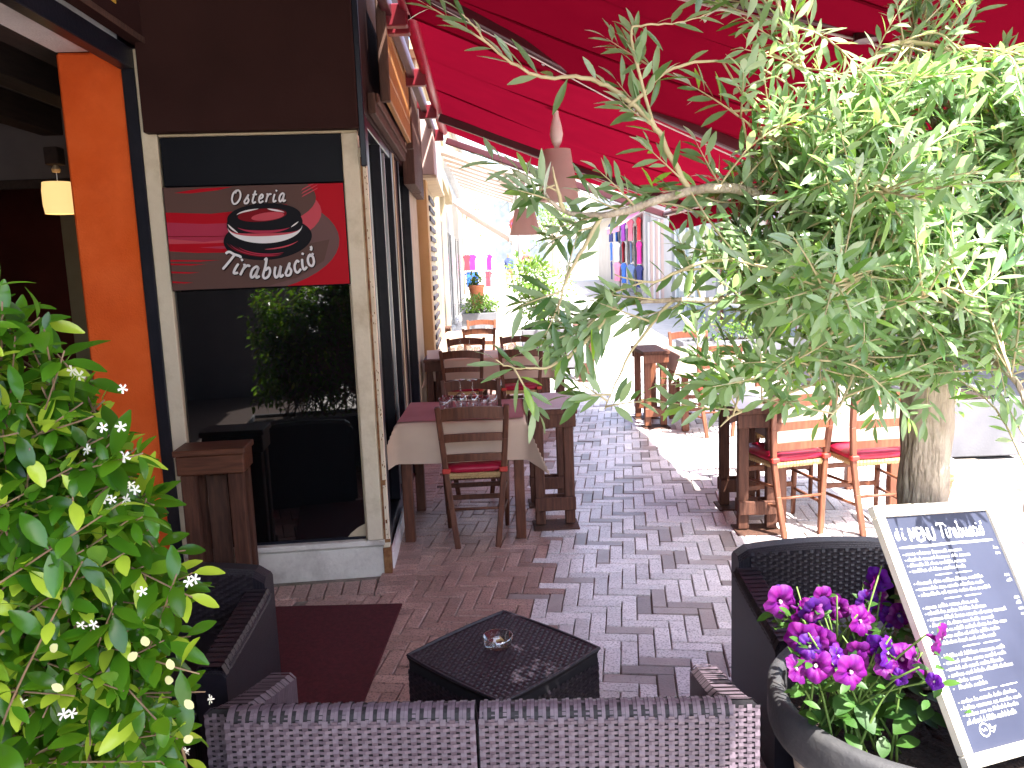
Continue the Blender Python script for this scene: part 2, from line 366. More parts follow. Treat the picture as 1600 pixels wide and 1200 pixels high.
for i in range(-95, 150):
    for j in range(-45, 46):
        for kind in (0, 1):
            if kind == 0: lx, ly, rot = i * BW - j * BL + BL / 2, i * BW + j * BL + BW / 2, 0
            else: lx, ly, rot = i * BW - j * BL + BW / 2, (i + 1) * BW + j * BL + BL / 2, math.pi / 2
            X = OX + lx * ct - ly * st; Y = OY + lx * st + ly * ct
            if not (-2.1 < X < 3.55 and 1.0 < Y < 12.3): continue
            if X < -.66 and Y > 4.06: continue
            edge = .12 + .10 * math.sin(Y * 1.7) + .05 * (Y - 4.5)
            q = X + rb.uniform(-.10, .10)
            if q < edge: mm = 'paver_red'
            else: mm = 'paver_taupe' if rb.random() < (.20 if X > .35 else .12) else 'paver_grey'
            bricks.append((X, Y, TH + rot + rb.gauss(0, .006), mm, rb.randrange(4), rb.gauss(0, .0016)))
def brick_score(X, Y):
    p = px((X, Y, 0))
    if p is None or not (-20 < p[0] < 1620 and 520 < p[1] < 1215): return 0
    if -1.33 < X < -.58 and 2.9 < Y < 3.95: return 0                # under the doormat
    if Y < 2.95 and X < -.55: return 0
    if Y < 2.62 and X > .62: return 0
    if Y < 2.25: return 0
    return 1 / (p[2] ** 2)
order = sorted(range(len(bricks)), key=lambda k: -brick_score(bricks[k][0], bricks[k][1]))
single = set(order[:300]); restb = {m: MB() for m in BM}
for k, (X, Y, a, mm, vi, dz) in enumerate(bricks):
    M = Matrix.Translation((X, Y, dz)) @ Matrix.Rotation(a, 4, 'Z') @ Matrix.Rotation(rb.gauss(0, .006), 4, 'X')
    if k in single:
        o = bpy.data.objects.new('brick', BM[mm][vi]); COL.objects.link(o); o.parent = pave; o.matrix_local = M
    else:
        me = BM[mm][vi]; restb[mm].add([v.co for v in me.vertices], [tuple(p.vertices) for p in me.polygons], M)
big = bpy.data.objects
allm = MB(); mi = []
for n_, mm in enumerate(restb):
    allm.add(restb[mm].v, restb[mm].f); mi += [n_] * len(restb[mm].f)
o = allm.build('far_bricks', None, pave)
for mm in restb: o.data.materials.append(MATS[mm])
o.data.polygons.foreach_set('material_index', mi); o['kind'] = 'stuff'
# kerb strip of cross-laid bricks along the wall, and the soldier row before the plinth
kerb = bpy.data.objects.new('kerb_strip', None); COL.objects.link(kerb); tag(kerb, kind='structure')
km = brick_mesh('kerb_brick', .205, .078, 'paver_red', 9); km2 = brick_mesh('kerb_brick', .19, .085, 'paver_red', 10)
for k in range(96):
    Y = 4.12 + k * .079
    o = bpy.data.objects.new('kerb_brick', km); COL.objects.link(o); o.parent = kerb
    o.matrix_local = Matrix.Translation((-.665 - .045 * (Y - 4.36) * .55, Y, .002 + rb.gauss(0, .0012))) @ Matrix.Rotation(R(2) + rb.gauss(0, .006), 4, 'Z')
for k in range(17):
    o = bpy.data.objects.new('kerb_brick', km2); COL.objects.link(o); o.parent = kerb
    o.matrix_local = Matrix.Translation((-.81 - k * .087, 4.165 - k * .087 * .087, .006 + rb.gauss(0, .0012))) @ Matrix.Rotation(R(90 + 5) + rb.gauss(0, .01), 4, 'Z')

# ------------------------------------------------------------------ the restaurant on the left
rest = thing('restaurant_building', 'dark brown and cream restaurant corner with orange pillar and glazed front on the left', 'building')
SW = Matrix.Translation((-.72, 4.36, 0)) @ Matrix.Rotation(R(5), 4, 'Z')
SD = Matrix.Translation((-.72, 4.36, 0)) @ Matrix.Rotation(R(90 + 2.58), 4, 'Z')
def rp(name, m, x0, x1, y0, y1, z0, z1, T=SW, parent=rest, ch=.004, smooth=False):
    bb = MB(); bb.cbox(((x0 + x1) / 2, (y0 + y1) / 2, (z0 + z1) / 2), (x1 - x0, y1 - y0, z1 - z0), ch)
    bb.v = [tuple(T @ Vector(v)) for v in bb.v]
    return bb.build(name, m, parent)
# sign wall
rp('plinth', 'plinth', -1.10, -.012, .0, .16, -.03, .165, ch=.012)
rp('window_sill', 'plinth', -1.09, -.015, -.018, .13, .166, .198, ch=.006)
fr = rp('window_frame', 'cream_paint', -.108, -.026, -.012, .10, .199, 2.372)
rp('inner_bead', 'cream_dark', -.118, -.1085, .004, .06, .2, 1.598, parent=fr)
rp('window_pane', 'window_glass', -1.02, -.1185, .034, .046, .2, 1.598, ch=.001)
rp('pane_edge', 'black_steel', -1.022, -.1185, .024, .032, .2, .214, ch=.002)
rp('black_panel', 'black_panel', -1.012, -.109, .004, .05, 2.128, 2.372)
rp('panel_trim', 'cream_dark', -1.012, -.026, -.014, .05, 2.3725, 2.384, ch=.002)
rp('brown_fascia', 'brown_panel', -1.064, -.012, -.07, .06, 2.386, 3.9)
rp('left_post', 'cream_paint', -1.098, -1.0225, -.004, .16, -.02, 2.80)
rp('black_jamb', 'black_steel', -1.16, -1.0985, -.012, .2, -.02, 2.785)
rp('corner_back', 'black_steel', -1.09, -.03, .17, .2, -.02, 3.9)
pil = rp('orange_pillar', 'orange_plaster', -1.468, -1.1605, .0, .55, -.02, 2.788, ch=.012)
# corner post with rusty edge
cp = rp('corner_post', 'cream_paint', -.0255, .012, -.006, .05, .15, 2.30)
rp('rust_strip', 'rust', -.020, -.008, -.0085, -.0065, .2, 2.25, parent=cp, ch=.001)
rp('post_foot', 'rust', -.028, .016, -.010, .055, -.02, .149, parent=cp)
bb = MB(); rr = random.Random(5)
for k in range(70):
    z = rr.uniform(.2, 2.2); x = rr.uniform(-.006, .010); s_ = rr.uniform(.0015, .005)
    bb.cbox((x, -.0072, z), (s_, .0016, s_ * rr.uniform(1, 3)), .0004)
for z, w, h in ((.52, .016, .03), (.19, .03, .02), (.30, .010, .02)): bb.cbox((.0, -.0078, z), (w, .002, h), .0008)
bb.v = [tuple(SW @ Vector(v)) for v in bb.v]; bb.build('rust_spots', 'rust', cp)
rp('conduit', 'black_steel', -.012, .018, -.045, -.010, 2.2, 3.9, parent=cp)
# broken chipped corner of the pane
bb = MB(); bb.add([(-.118, .030, .2), (-.23, .030, .2), (-.20, .030, .235), (-.16, .030, .265), (-.118, .030, .285)], [(0, 1, 2, 3, 4)], SW); bb.build('tape_patch', 'cream_dark', rest)
# entrance: soffit, lintel frame, fascia
FD = Matrix.Translation(tuple(SW @ Vector((-1.16, 0, 0)))) @ Matrix.Rotation(R(92.5), 4, 'Z')    # x runs along the facade away from the camera
rp('soffit', 'white_plaster', -7, 0, .006, .31, 2.79, 2.99, T=FD)
rp('lintel_frame', 'black_steel', -7, .01, -.062, .004, 2.70, 2.80, T=FD)
ff = rp('entrance_fascia', 'brown_panel', -7, .10, -.14, -.064, 2.815, 3.9, T=FD)
rp('fascia_edge', 'wood_dark', -7, .06, -.15, -.142, 2.805, 2.835, T=FD, parent=ff)
bb = MB()
for k, (x0, x1, z0, z1) in enumerate(((-.50, -.36, 2.90, 3.15), (-.62, -.52, 2.90, 3.2), (-.34, -.30, 2.94, 3.1))):
    bb.cbox(((x0 + x1) / 2, -.145, (z0 + z1) / 2), (x1 - x0, .006, z1 - z0), .002)
bb.v = [tuple(FD @ Vector(v)) for v in bb.v]; bb.build('gold_lettering', 'gold_paint', ff)
rp('added_sun_block', 'brown_panel', -3.0, .06, -1.52, -.15, 3.32, 6.0, T=FD)  # unseen overhang added to keep the sun off the left wall
# interior behind the opening
rp('room_ceiling', 'interior_grey', -7, 6, .32, 5, 3.0, 3.1, T=FD)
rp('room_floor', 'interior_floor', -7, 6, -.05, 5, -.028, -.004, T=FD)
rp('back_wall', 'dark_red_wall', 5.0, 5.15, .0, 5, 0, 3.0, T=FD)
rp('side_wall', 'dark_red_wall', -7, 6, 4.9, 5.05, 0, 3.0, T=FD)
rp('rear_wall', 'interior_grey', -7.1, -6.95, 0, 5, 0, 3.0, T=FD)
rp('roof_slab', 'brown_panel', -7, 6, .0, 5.2, 3.11, 3.9, T=FD)
for y0, y1 in ((.33, .47), (.80, .96), (1.45, 1.61)): rp('ceiling_beam', 'beam_dark', -7, 2.45, y0, y1, 2.80, 2.995, T=FD)
rp('cross_beam', 'interior_grey', 2.46, 2.70, .32, 5, 2.46, 2.995, T=FD)
rp('cross_beam_trim', 'beam_dark', 2.42, 2.455, .32, 5, 2.40, 2.47, T=FD)
rp('inner_column', 'dark_red_wall', 1.2, 1.5, 2.0, 2.25, 0, 2.8, T=FD)
rp('picture_frame', 'interior_grey', 4.94, 4.985, 1.0, 1.35, 1.15, 1.55, T=FD)
rp('wall_speaker', 'interior_grey', 4.90, 4.985, .95, 1.05, 1.85, 2.05, T=FD)
# street side wall of the restaurant
def sd(name, m, s0, s1, o0, o1, z0, z1, parent=rest, ch=.004): return rp(name, m, s0, s1, -o1, -o0, z0, z1, T=SD, parent=parent, ch=ch)
sd('side_wall_core', 'black_steel', .26, 4.5, -.5, -.14, -.02, 4.2)
sd('white_reveal', 'white_plaster', .056, .19, -.13, -.005, -.02, 2.30)
d1 = sd('shop_window', 'door_glass', .24, 1.62, -.09, -.06, .16, 2.44, ch=.002)
for s0, s1, z0, z1 in ((.20, .29, .0, 2.5), (.90, .96, .16, 2.44), (1.62, 1.74, .0, 2.5)): sd('window_stile', 'black_steel', s0, s1, -.13, -.005, z0, z1, parent=d1)
sd('window_rail', 'black_steel', .291, 1.619, -.12, -.01, .0, .155, parent=d1); sd('window_rail', 'black_steel', .291, 1.619, -.12, -.01, 2.445, 2.5, parent=d1)
sd('steel_trim', 'steel', 1.30, 1.315, -.058, -.02, .16, 2.44, parent=d1, ch=.002)
sd('cream_jamb', 'cream_dark', 1.745, 1.80, -.13, .002, -.02, 2.5)
sd('brown_jamb', 'wood_dark', 1.805, 2.20, -.13, -.02, -.02, 2.5)
d2 = sd('side_door', 'door_glass', 2.30, 3.30, -.09, -.06, .05, 2.42, ch=.002)
for s0, s1 in ((2.21, 2.30), (3.30, 3.38)): sd('door_stile', 'black_steel', s0, s1, -.13, -.005, 0, 2.5, parent=d2)
sd('tan_wall', 'cream_dark', 3.385, 4.49, -.14, -.012, -.02, 2.9)
sd('upper_fascia', 'brown_panel', .02, 4.5, -.14, .0, 2.502, 4.2)
sd('wall_skirting', 'white_plaster', .06, .95, .0, .022, -.01, .10)
mb_ = sd('door_head_beam', 'wood_dark', .30, 2.40, .003, .045, 2.52, 2.63)
sd('head_moulding', 'wood_rough', .32, 2.38, .046, .062, 2.58, 2.63, parent=mb_)
sd('brown_sign_box', 'wood_dark', 2.62, 3.55, .003, .10, 2.36, 3.35)
sd('brown_sign_box', 'wood_dark', 3.58, 4.30, .003, .08, 2.36, 3.30)
ws = thing('wooden_sign', 'golden brown wooden sign board fixed above the side door under the awning', 'sign', tuple(SD @ Vector((1.4, -.085, 2.645))))
ws.rotation_euler = (0, 0, R(92.58))
for k in range(5):
    bb = MB(); bb.cbox((0, 0, .07 + k * .138), (1.84, .035, .134), .004); bb.build('plank', 'wood_sign', ws)
for x in (-.95, .95):
    bb = MB(); bb.cbox((x, -.004, .34), (.05, .055, .76), .006); bb.build('sign_frame', 'wood_dark', ws)
# interior pendant
lp = thing('pendant_lamp', 'lit cream drum lampshade hanging inside the dark restaurant left of the orange pillar', 'lamp', (-3.18, 6.0, 2.15))
bb = MB(); bb.lathe([(.100, 0), (.108, .06), (.108, .16), (.100, .22)], 24); bb.f = [f for f in bb.f if len(f) == 4]; bb.build('lamp_shade', 'lit_shade', lp, smooth=True)
bb = MB(); bb.tube([(0, 0, .18), (0, 0, .34)], .004, 6); bb.build('cord', 'steel', lp)
bb = MB(); bb.lathe([(.025, .29), (.03, .31), (.012, .345)], 12); bb.build('ceiling_rose', 'cream_dark', lp)
bb = MB(); bb.cbox((0, 0, .40), (.10, .10, .12), .006); bb.build('ceiling_block', 'beam_dark', lp)

# ------------------------------------------------------------------ osteria sign (layers of print on a board)
sg = thing('osteria_sign', 'red and brown rectangular sign with white script and ring emblem above the window', 'sign', tuple(SW @ Vector((-.5625, -.002, 1.602))))
sg.rotation_euler = (0, 0, R(5))
SWD, SHT = .905, .522
bb = MB(); bb.cbox((0, 0, SHT / 2), (SWD, .02, SHT), .002); bb.build('sign_board', 'sign_black', sg)
lay = [0]
def poly(name, m, pts, clip=True):
    """flat printed shape, in sign units 0..1 across and 0..0.58 up"""
    lay[0] += 1; y = -.0105 - lay[0] * .00035
    P = []
    # clip polygon to the board
    def clipax(P, ax, lim, sg_):
        out = []
        for i in range(len(P)):
            a = P[i]; b_ = P[(i + 1) % len(P)]
            ia = sg_ * (a[ax] - lim) <= 0; ib = sg_ * (b_[ax] - lim) <= 0
            if ia: out.append(a)
            if ia != ib:
                t = (lim - a[ax]) / (b_[ax] - a[ax]); out.append((a[0] + (b_[0] - a[0]) * t, a[1] + (b_[1] - a[1]) * t))
        return out
    P = list(pts)
    for ax, lim, s_ in ((0, .004, -1), (0, .996, 1), (1, .004, -1), (1, .574, 1)):
        P = clipax(P, ax, lim, s_)
        if len(P) < 3: return
    me = bmesh.new(); vs = [me.verts.new((p[0] * SWD - SWD / 2, y, p[1] * SWD)) for p in P]
    try: f = me.faces.new(vs)
    except Exception: me.free(); return
    f.normal_update()
    if f.normal.y > 0: f.normal_flip()
    bmesh.ops.triangulate(me, faces=me.faces[:])
    d = bpy.data.meshes.new(name); me.to_mesh(d); me.free(); o = bpy.data.objects.new(name, d); COL.objects.link(o); o.parent = sg; d.materials.append(MATS[m]); return o
def ell(cx, cy, rx, ry, n=48, rot=0, a0=0, a1=360):
    out = []
    for k in range(n + 1 if a1 - a0 < 360 else n):
        a = R(a0 + (a1 - a0) * k / n); x, y = rx * math.cos(a), ry * math.sin(a)
        out.append((cx + x * math.cos(rot) - y * math.sin(rot), cy + x * math.sin(rot) + y * math.cos(rot)))
    return out
def band(cx, cy, rx, ry, tx, ty, a0, a1, dy=0, n=30):
    """crescent strip on an ellipse, thin at both ends"""
    o_, i_ = [], []
    for k in range(n + 1):
        t = k / n; a = R(a0 + (a1 - a0) * t); w = math.sin(math.pi * min(1, max(0, t))) ** .6
        o_.append((cx + rx * math.cos(a), cy + ry * math.sin(a))); i_.append((cx + (rx - tx * w) * math.cos(a), cy + dy * w + (ry - ty * w) * math.sin(a)))
    return o_ + i_[::-1]
poly('print_red', 'sign_red', [(0, 0), (1, 0), (1, .58), (0, .58)])
poly('print_taupe_swirl', 'sign_taupe2', ell(.30, .26, .655, .30))
poly('print_taupe_top', 'sign_taupe', [(0, .58), (0, .45), (.3, .43), (.55, .45), (.72, .50), (.80, .57), (.80, .60), (0, .6)])
poly('print_pink_swirl', 'sign_pink', ell(.25, .42, .615, .225))
poly('print_taupe_inner', 'sign_taupe', ell(.22, .50, .62, .20))
poly('print_red_band', 'sign_red', [(0, .44), (.25, .425), (.45, .44), (.5, .40), (.45, .37), (.2, .37), (0, .385)])
poly('print_rose_band', 'sign_rose', [(0, .385), (.2, .37), (.42, .37), (.42, .285), (.2, .27), (0, .295)])
poly('print_red_band', 'sign_red', [(0, .265), (.2, .262), (.42, .262), (.5, .22), (.35, .205), (.15, .21), (0, .225)])
poly('print_taupe_band', 'sign_taupe', [(0, .225), (.15, .21), (.35, .205), (.55, .20), (.9, .26), (.86, .14), (.70, .05), (.5, .0), (0, 0)])
poly('print_rose_streak', 'sign_rose', [(.17, .240), (.30, .244), (.40, .236), (.30, .228)])
poly('print_dark_streak', 'sign_darkred', [(0, .305), (.25, .296), (.42, .300), (.25, .300), (0, .309)])
for yy, l in ((.165, .28), (.145, .2), (.10, .16), (.045, .12)): poly('print_red_streak', 'sign_red', [(.0, yy + .012), (l * .6, yy + .004), (l, yy), (l * .6, yy - .004), (0, yy + .002)])
poly('print_red_streak', 'sign_red', [(.06, .545), (.2, .565), (.38, .570), (.30, .553), (.15, .54)])
for k in range(3): poly('print_pink_streak', 'sign_pink', [(.76, .50 + k * .018), (.85, .545 + k * .018), (.855, .552 + k * .018), (.77, .512 + k * .018)])
poly('print_red_streak', 'sign_red', [(.56, .448), (.62, .468), (.68, .462), (.66, .452)])
# ring emblem
poly('ring_base', 'sign_black', ell(.555, .275, .248, .118, rot=R(4)))
for k in range(4): poly('ring_base_line', 'sign_rose' if k % 2 else 'sign_darkred', band(.555, .282 - .002 * k, .236 - k * .016, .108 - k * .006, .006, .006, 190 + k * 6, 285 + k * 4))
poly('ring_body', 'sign_black', ell(.545, .360, .212, .105, rot=R(2)))
poly('ring_pink', 'sign_pink', band(.545, .352, .205, .098, .0, .052, 188, 345))
poly('ring_white', 'sign_white', band(.545, .348, .208, .098, .006, .040, 182, 358))
poly('ring_shadow', 'sign_black', ell(.545, .395, .206, .078, rot=R(2)))
poly('ring_rose', 'sign_rose', band(.545, .372, .17, .066, .0, .016, 205, 325))
poly('ring_hole', 'sign_darkred', ell(.535, .408, .136, .036, rot=R(3)))
poly('ring_hole_pink', 'sign_pink', ell(.565, .400, .092, .022, rot=R(5)))
poly('ring_glint', 'sign_white', band(.53, .407, .138, .038, .012, .012, 20, 75))
poly('ring_glint', 'sign_white', band(.53, .407, .138, .038, .010, .010, 95, 170))
poly('ring_glint', 'sign_white', band(.545, .372, .205, .09, .012, .008, 186, 222))
poly('ring_glint', 'sign_white', band(.545, .385, .196, .075, .010, .006, 318, 345))
poly('ring_glint', 'sign_pink', band(.560, .300, .190, .085, .004, .008, 262, 330))
# stroke lettering
GL = {
 'O': (1.25, [[(.55, 1.72), (.16, 1.35), (.06, .62), (.32, .05), (.72, .10), (1.04, .65), (1.02, 1.3), (.72, 1.68), (.45, 1.55), (.40, 1.30)]]),
 's': (.62, [[(-.05, .15), (.25, .75), (.40, 1.05), (.34, .72), (.52, .38), (.40, .04), (.12, .0), (.02, .16)]]),
 't': (.60, [[(.34, 1.55), (.22, .9), (.14, .3), (.28, .0), (.58, .16)], [(.02, 1.02), (.60, 1.08)]]),
 'e': (.62, [[(.08, .48), (.40, .58), (.50, .85), (.32, 1.02), (.10, .72), (.08, .28), (.28, .0), (.64, .22)]]),
 'r': (.66, [[(.04, .96), (.18, 1.0), (.14, .5), (.08, .02)], [(.13, .55), (.30, .92), (.50, 1.03), (.64, .92)]]),
 'i': (.46, [[(.16, 1.0), (.08, .42), (.16, .03), (.48, .18)], [(.26, 1.32), (.36, 1.48)]]),
 'a': (.86, [[(.60, .92), (.38, 1.03), (.12, .74), (.08, .26), (.24, .0), (.48, .28), (.62, .98), (.56, .34), (.66, .02), (.90, .20)]]),
 'T': (1.05, [[(-.08, 1.45), (.10, 1.72), (.60, 1.66), (1.16, 1.66), (1.26, 1.50)], [(.66, 1.66), (.56, .9), (.40, .0)]]),
 'b': (.80, [[(.02, 1.62), (.16, 1.78), (.16, 1.0), (.08, .3), (.26, .0), (.56, .16), (.66, .62), (.48, .96), (.20, .70)]]),
 'u': (.88, [[(.12, 1.0), (.06, .40), (.20, .02), (.44, .22), (.62, 1.0), (.56, .34), (.66, .02), (.90, .20)]]),
 'c': (.62, [[(.56, .84), (.38, 1.03), (.12, .72), (.10, .26), (.30, .0), (.66, .24)]]),
 'o': (.74, [[(.36, 1.02), (.10, .72), (.08, .26), (.32, .0), (.58, .24), (.60, .74), (.36, 1.02), (.46, .86), (.74, .98)], [(.66, 1.66), (.70, 1.48), (.58, 1.30)]]),
}
def ribbon(bb, P, w, y):
    n = len(P); L_, R_ = [], []
    for i in range(n):
        t = (P[min(i + 1, n - 1)] - P[max(i - 1, 0)]); t.normalize(); nn = Vector((-t.y, t.x)); ww = w * (.5 if i in (0, n - 1) else 1) * .5
        L_.append(P[i] + nn * ww); R_.append(P[i] - nn * ww)
    o = len(bb.v)
    for p in L_ + R_: bb.v.append((p.x, y, p.y))
    for i in range(n - 1): bb.f.append((o + i, o + n + i, o + n + i + 1, o + i + 1))
def letters(text, parent, m, size, w, y, place, shear=.22, names='letter', dark=None):
    x = 0; tot = sum(GL[c][0] for c in text) * size
    for c in text:
        adv, st = GL[c]; bb = MB(); bd = MB()
        mid = (x + adv * size / 2) / tot
        for s_ in st:
            P = []
            for q in catmull([(p[0], p[1], 0) for p in s_], 6):
                lx, lz = (q.x - adv / 2 + (q.y - .5) * shear) * size, q.y * size
                P.append(Vector(place(mid, lx, lz)))
            ribbon(bb, P, w, y)
            if dark: ribbon(bd, [p + Vector((.003, -.0035)) for p in P], w * 1.25, y + .0006)
        bb.f = [tuple(reversed(f)) for f in bb.f]
        bb.build(names, m, parent)
        if dark: bd.build(names + '_shadow', dark, parent)
        x += adv * size
def pl_flat(x0, x1, z0, z1):
    return lambda t, lx, lz: ((x0 + (x1 - x0) * t) + lx, z0 + (z1 - z0) * t + lz)
def pl_arc(t, lx, lz):
    a = R(-30 + t * 61); r = .50; cx, cz = .040, .548
    bx, bz = cx + r * math.sin(a), cz - r * math.cos(a); ca, sa = math.cos(a * .85), math.sin(a * .85)
    return (bx + lx * ca - lz * sa, bz + lx * sa + lz * ca)
letters('Osteria', sg, 'sign_white', .040, .0092, -.030, pl_flat(-.125, .165, .428, .434), dark='sign_black')
letters('Tirabuscio', sg, 'sign_white', .056, .0125, -.030, pl_arc, dark='sign_black')

# ------------------------------------------------------------------ awnings
def xw(y): return -.50 - .03 * (y - 4.8)
def xb(y): return 2.05 - .022 * (y - 2.95)
def awn_z(x, y, xbar, zb): t = (x - xw(y)) / (xbar - xw(y)); return 3.15 + (zb - 3.15) * t
def awning(name, label, y0, y1, m, xbf, zb, valance=True, arms=(), dz=0):
    root = thing(name, label, 'awning', (xw(y0), y0, 3.15))
    inv = Matrix.Translation(Vector((-xw(y0), -y0, -3.15)))
    bb = MB(); nx_, ny_ = 18, 14
    for j in range(ny_ + 1):
        y = y0 + (y1 - y0) * j / ny_
        for i in range(nx_ + 1):
            t = i / nx_; x = xw(y) + (xbf(y) - xw(y)) * t
            sag = -.055 * math.sin(math.pi * t) * (.6 + .4 * math.cos(j * 1.9)) + .010 * math.sin(t * 9 + j)
            bb.v.append((x, y, 3.15 + (zb - 3.15) * t + sag + dz))
    for j in range(ny_):
        for i in range(nx_): k = j * (nx_ + 1) + i; bb.f.append((k, k + 1, k + nx_ + 2, k + nx_ + 1))
    bb.v = [tuple(inv @ Vector(v)) for v in bb.v]; bb.build('fabric', m, root, smooth=True)
    bb = MB()
    for s_ in range(1, 4):
        y = y0 + (y1 - y0) * s_ / 4; pts = []
        for i in range(13):
            t = i / 12; x = xw(y) + (xbf(y) - xw(y)) * t; pts.append((x, y, 3.15 + (zb - 3.15) * t - .055 * math.sin(math.pi * t) + dz + .004))
        bb.tube(pts, .006, 4)
    bb.v = [tuple(inv @ Vector(v)) for v in bb.v]; bb.build('seam', m, root)
    bb = MB(); bb.tube([(xw(y0) - .01, y0, 3.15), (xw(y1) - .01, y1, 3.15)], .045, 14); bb.v = [tuple(inv @ Vector(v)) for v in bb.v]; bb.build('roll_tube', 'cushion_red', root, smooth=True)
    bb = MB(); bb.beam((xw(y0) - .12, y0, 3.13), (xw(y1) - .12, y1, 3.13), .05, .09); bb.v = [tuple(inv @ Vector(v)) for v in bb.v]; bb.build('mounting_rail', 'awning_dark', root)
    n = max(2, int((y1 - y0) / .9))
    for k in range(n):
        y = y0 + .12 + (y1 - y0 - .24) * k / (n - 1)
        bb = MB(); bb.cbox((xw(y) - .09, y, 3.09), (.16, .07, .12), .006); bb.cbox((xw(y) - .16, y, 3.20), (.05, .05, .16), .006); bb.tube([(xw(y) - .02, y, 3.06), (xw(y) - .02, y + .03, 3.11), (xw(y) + .03, y + .03, 3.15)], .010, 6)
        bb.v = [tuple(inv @ Vector(v)) for v in bb.v]; bb.build('wall_bracket', 'awning_metal', root)
    bb = MB(); bb.beam((xbf(y0), y0 - .02, zb - .02), (xbf(y1), y1 + .45 if valance == 2 else y1 + .02, zb - .02), .12, .05); bb.v = [tuple(inv @ Vector(v)) for v in bb.v]; bar = bb.build('front_bar', 'bar_cream', root)
    bb = MB(); bb.beam((xbf(y0) - .066, y0 - .02, zb - .035), (xbf(y1) - .066, y1 + .3, zb - .035), .008, .03); bb.v = [tuple(inv @ Vector(v)) for v in bb.v]; bb.build('bar_groove', 'awning_dark', bar)
    if valance:
        bb = MB(); ny_ = 60; ye = y1 + (.42 if valance == 2 else 0)
        for j in range(ny_ + 1):
            y = y0 + (ye - y0) * j / ny_
            for i in range(4):
                z = zb - .045 - .17 * i / 3; x = xbf(y) + .03 + .012 * math.sin(j * .9) * i / 3 + .008 * math.sin(j * .37 + 1)
                bb.v.append((x, y, z + (.006 * math.sin(j * .5) if i == 3 else 0)))
        for j in range(ny_):
            for i in range(3): k = j * 4 + i; bb.f.append((k, k + 1, k + 5, k + 4))
        bb.v = [tuple(inv @ Vector(v)) for v in bb.v]; bb.build('valance', m, root, smooth=True)
    for pts in arms:
        bb = MB()
        for a, b_ in zip(pts[:-1], pts[1:]): bb.beam(a, b_, .055, .075, ch=.008)
        for p in pts[1:-1]: bb.lathe([(.0, -.06), (.05, -.055), (.05, .05), (.0, .055)], 14, p)
        bb.v = [tuple(inv @ Vector(v)) for v in bb.v]; ar = bb.build('arm', 'awning_dark', root)
        a, b_ = Vector(pts[0]), Vector(pts[-1])
        bb = MB(); bb.tube([a + Vector((.05, .03, -.05)), (Vector(pts[1]) if len(pts) > 2 else (a + b_) / 2) + Vector((0, .03, -.05)), b_ + Vector((-.05, .03, -.05))], .005, 5); bb.v = [tuple(inv @ Vector(v)) for v in bb.v]; bb.build('tension_cable', 'bar_cream', ar)
    return root, inv
a1, inv1 = awning('red_awning', 'large bright red awning over the dining tables with hanging valance', 4.95, 9.38, 'awning_far', xb, 2.20, 2,
    arms=([(xw(8.12), 8.12, 3.08), (1.93, 8.52, 2.15)], [(xw(9.6), 9.60, 3.08), (1.90, 9.80, 2.16)]))
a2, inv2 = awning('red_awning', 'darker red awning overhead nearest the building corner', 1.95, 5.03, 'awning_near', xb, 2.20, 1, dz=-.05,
    arms=([(-.45, 4.17, 3.04), (.78, 5.12, 2.62), (1.96, 5.40, 2.15)], [(-.45, 3.42, 3.03), (1.30, 3.02, 2.46), (1.98, 2.83, 2.17)]))
for p, q in (((.30, 4.82, 2.79), a2), ((1.52, 2.90, 2.37), a2)):
    bb = MB(); bb.cbox(p, (.13, .03, .035), .006); bb.v = [tuple(inv2 @ Vector(v)) for v in bb.v]; bb.build('white_end_plate', 'white_metal', q)
awning('red_awning', 'added unseen half opened red awning shading the lounge before the entrance', -.15, 1.36, 'awning_near', lambda y: 1.16, 2.52, 0, dz=.02)  # added out of view to shade the sofa
awning('red_awning', 'added unseen narrow red awning shading the coffee table', 1.30, 2.02, 'awning_near', lambda y: .74, 2.68, 0, dz=.06)  # added out of view, kept narrow so the olive stays in sun

# ------------------------------------------------------------------ hanging lamps under the awning
def hang_lamp(label, x, y, ztop, zs0, zs1, zh1, r0, r1):
    root = thing('hanging_lamp', label, 'lamp', (x, y, zh1), group='hanging lamps under the awning')
    h = zs0 - zs1; o = zs1 - zh1
    pf = [(.006, 1.04), (.016, 1.03), (.02, .99), (.052, .96), (.05, .945), (.020, .90), (.016, .80), (.022, .62), (.042, .40), (.048, .27), (.038, .12), (.020, .03), (.016, 0)]
    bb = MB(); bb.lathe([(r, o + h * t) for r, t in reversed(pf)], 20); bb.build('spindle', 'lamp_white', root, smooth=True)
    bb = MB(); n = 28
    bb.lathe([(r1, 0), ((r0 + r1) / 2, (o - .01) / 2), (r0, o - .01)], n); bb.f = [f for f in bb.f if len(f) == 4]; bb.build('lamp_shade', 'lamp_shade', root, smooth=True)
    bb = MB(); bb.tube([(0, 0, o + h * 1.02), (0, 0, ztop - zh1)], .004, 6); bb.tube([(-.03, 0, o + h * 1.12), (0, 0, o + h * 1.26), (.03, 0, o + h * 1.12)], .003, 5); bb.build('cord', 'steel', root)
hang_lamp('nearer cream spindle lamp hanging under the awning behind the olive twigs', .395, 6.2, 2.90, 2.87, 2.50, 2.12, .10, .155)
hang_lamp('farther lamp with a dusty pink shade hanging at the end of the awning', .205, 9.0, 2.90, 2.56, 2.26, 1.975, .105, .168)

